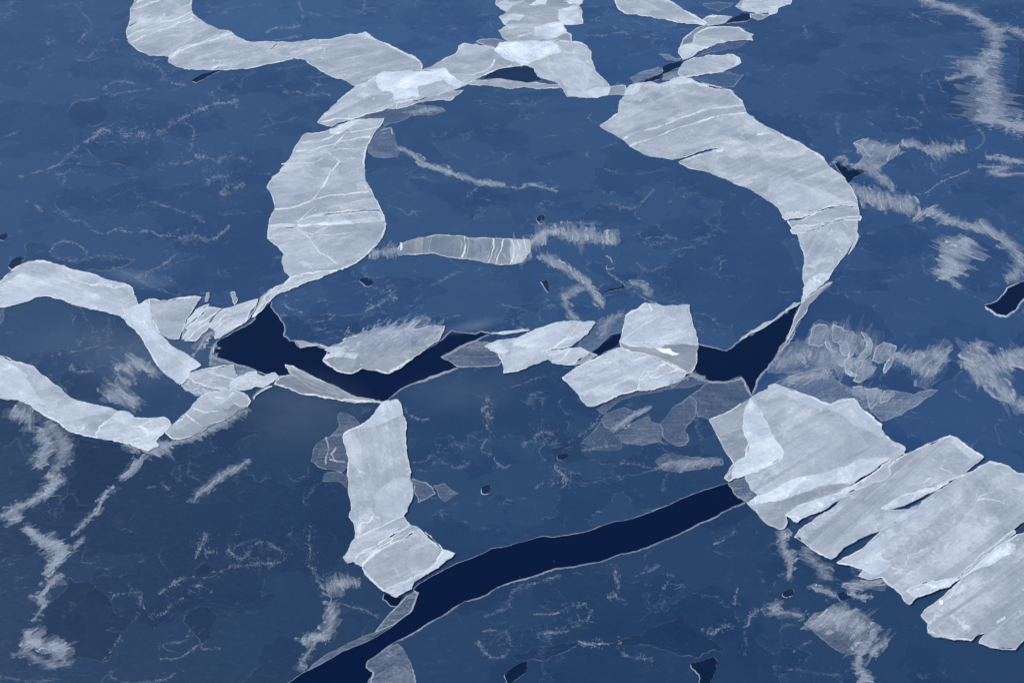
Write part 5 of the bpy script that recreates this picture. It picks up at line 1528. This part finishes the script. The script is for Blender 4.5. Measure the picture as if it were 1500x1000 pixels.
plate('bright slanting tongue below the big left plate, lower right group', '23 130,1000 170,972 300,927 430,884 500,842 522,852 462,892 380,952 300,1000 33 200,38 172,64 150,56 130,35 102,22', 1.14, .86, -25, rim=1.8)
plate('bright narrow wedge at the crack between two lower right plates', '23 500,842 620,772 720,694 800,657 740,702 705,742 722,770 692,810 562,862 510,880', 1.1, .72, -35, ridges=[('23 505,845 620,775 720,697 798,657', 2.2), ('23 460,895 505,850', 3)], rim=1)
plate('long pale plate slanting across the lower right group', '23 705,742 762,692 800,667 900,625 1000,590 1065,557 1110,570 1150,610 1200,645 1262,682 1240,705 1180,750 1130,793 1000,845 880,880 780,912 720,947 665,985 33 860,-10 800,30 680,98 560,148 440,213 392,268 370,280 310,250 240,205 190,150 155,150 180,110 260,60 345,0 23 400,960 450,902 540,862 692,812 722,772',
      .96, .80, -38, am=.06, ridges=[('23 762,692 900,627 1065,559', 2), ('23 1065,557 1110,570 1150,610 1200,645 1262,682', 3), ('33 155,150 240,207 310,250 370,280', 2.2), ('23 880,880 1000,845 1130,793', 1.5)], patches=[('23 1065,560 1110,572 1150,612 1200,648 1258,682 1200,700 1120,640', 1.1, .4), ('33 500,100 640,40 660,10 600,20', 1.1, .4), ('33 530,110 640,60 720,20 860,-15 800,28 680,96 560,140', 1.05, .25)], flecks=14)
plate('bright blunt tongue between the two longest lower right plates', '23 662,982 720,945 780,910 900,872 1000,850 1060,828 960,885 870,930 800,965 690,992', 1.14, .86, -25, rim=2)
plate('widest pale plate of the lower right group, reaching the right edge', '23 1130,795 1200,765 1250,732 1295,708 1350,720 1410,735 1450,770 1500,780 2400,900 5900,1240 33 5900,420 2400,20 1620,15 1540,30 1500,60 1440,105 1300,215 1240,260 1160,340 1110,388 1000,400 900,420 830,450 812,470 862,507 830,545 800,525 780,485 740,450 690,415 665,385 600,400 530,380 560,340 470,310 400,300 450,270 560,210 600,170 680,100 800,30 880,-10 23 900,940 980,885 1060,835',
      .97, .80, -38, am=.06, ridges=[('23 1295,710 1350,722 1410,737 1450,772 1500,782', 3), ('23 1130,797 1250,734 1295,710', 2), ('33 405,300 470,312 540,340', 1.6), ('33 670,388 745,452 800,525 832,545', 1.6), ('33 1120,385 1240,262 1440,107', 1.6)],
      patches=[('33 600,172 680,130 690,190 660,260 722,290 700,342 640,372 560,350 500,312 560,242', 1.12, .55), ('33 690,100 880,-10 23 960,930 33 980,0 800,110 690,180', 1.08, .35), ('23 830,980 920,935 930,945 33 800,50 740,60', 1.15, .4)],
      flecks=22, cracks=[('33 665,100 600,150 540,190', 1.4)])
plate('bright tongue poking out below the widest plate', '33 812,468 862,440 960,410 1100,388 1112,400 1060,442 950,477 862,508', 1.16, .88, -15, rim=2)
plate('lowest pale plate in the bottom right corner', '33 1620,60 1540,110 1500,128 1440,150 1370,190 1300,250 1200,340 1080,450 980,535 920,575 895,605 935,650 945,680 935,705 980,735 1060,745 1190,755 1228,722 1272,712 1235,768 1300,795 1450,808 1500,750 1620,620',
      .95, .80, -35, am=.06, ridges=[('33 1500,128 1440,150 1370,190 1300,250 1200,340 1090,445', 2.4), ('33 895,605 935,652 940,705 1060,746 1190,756', 1.8), ('33 1235,768 1300,795 1450,808', 1.5)], patches=[('33 1110,396 1250,262 1380,190 1452,197 1450,222 1330,302 1200,350', 1.15, .62), ('33 1000,520 1025,518 1022,545 1005,545', 1.2, .7), ('33 1338,642 1388,612 1392,630 1342,656', 1.2, .7), ('33 1080,450 1160,420 1170,470 1110,510', 1.08, .35)], flecks=20)
plate('thin bright splinter along the crack between the two lowest plates', '33 1112,402 1240,262 1330,195 1440,112 1448,122 1340,210 1250,290 1170,365', 1.1, .6, -40, rim=1.4)

print('OBJECTS', len(bpy.data.objects))
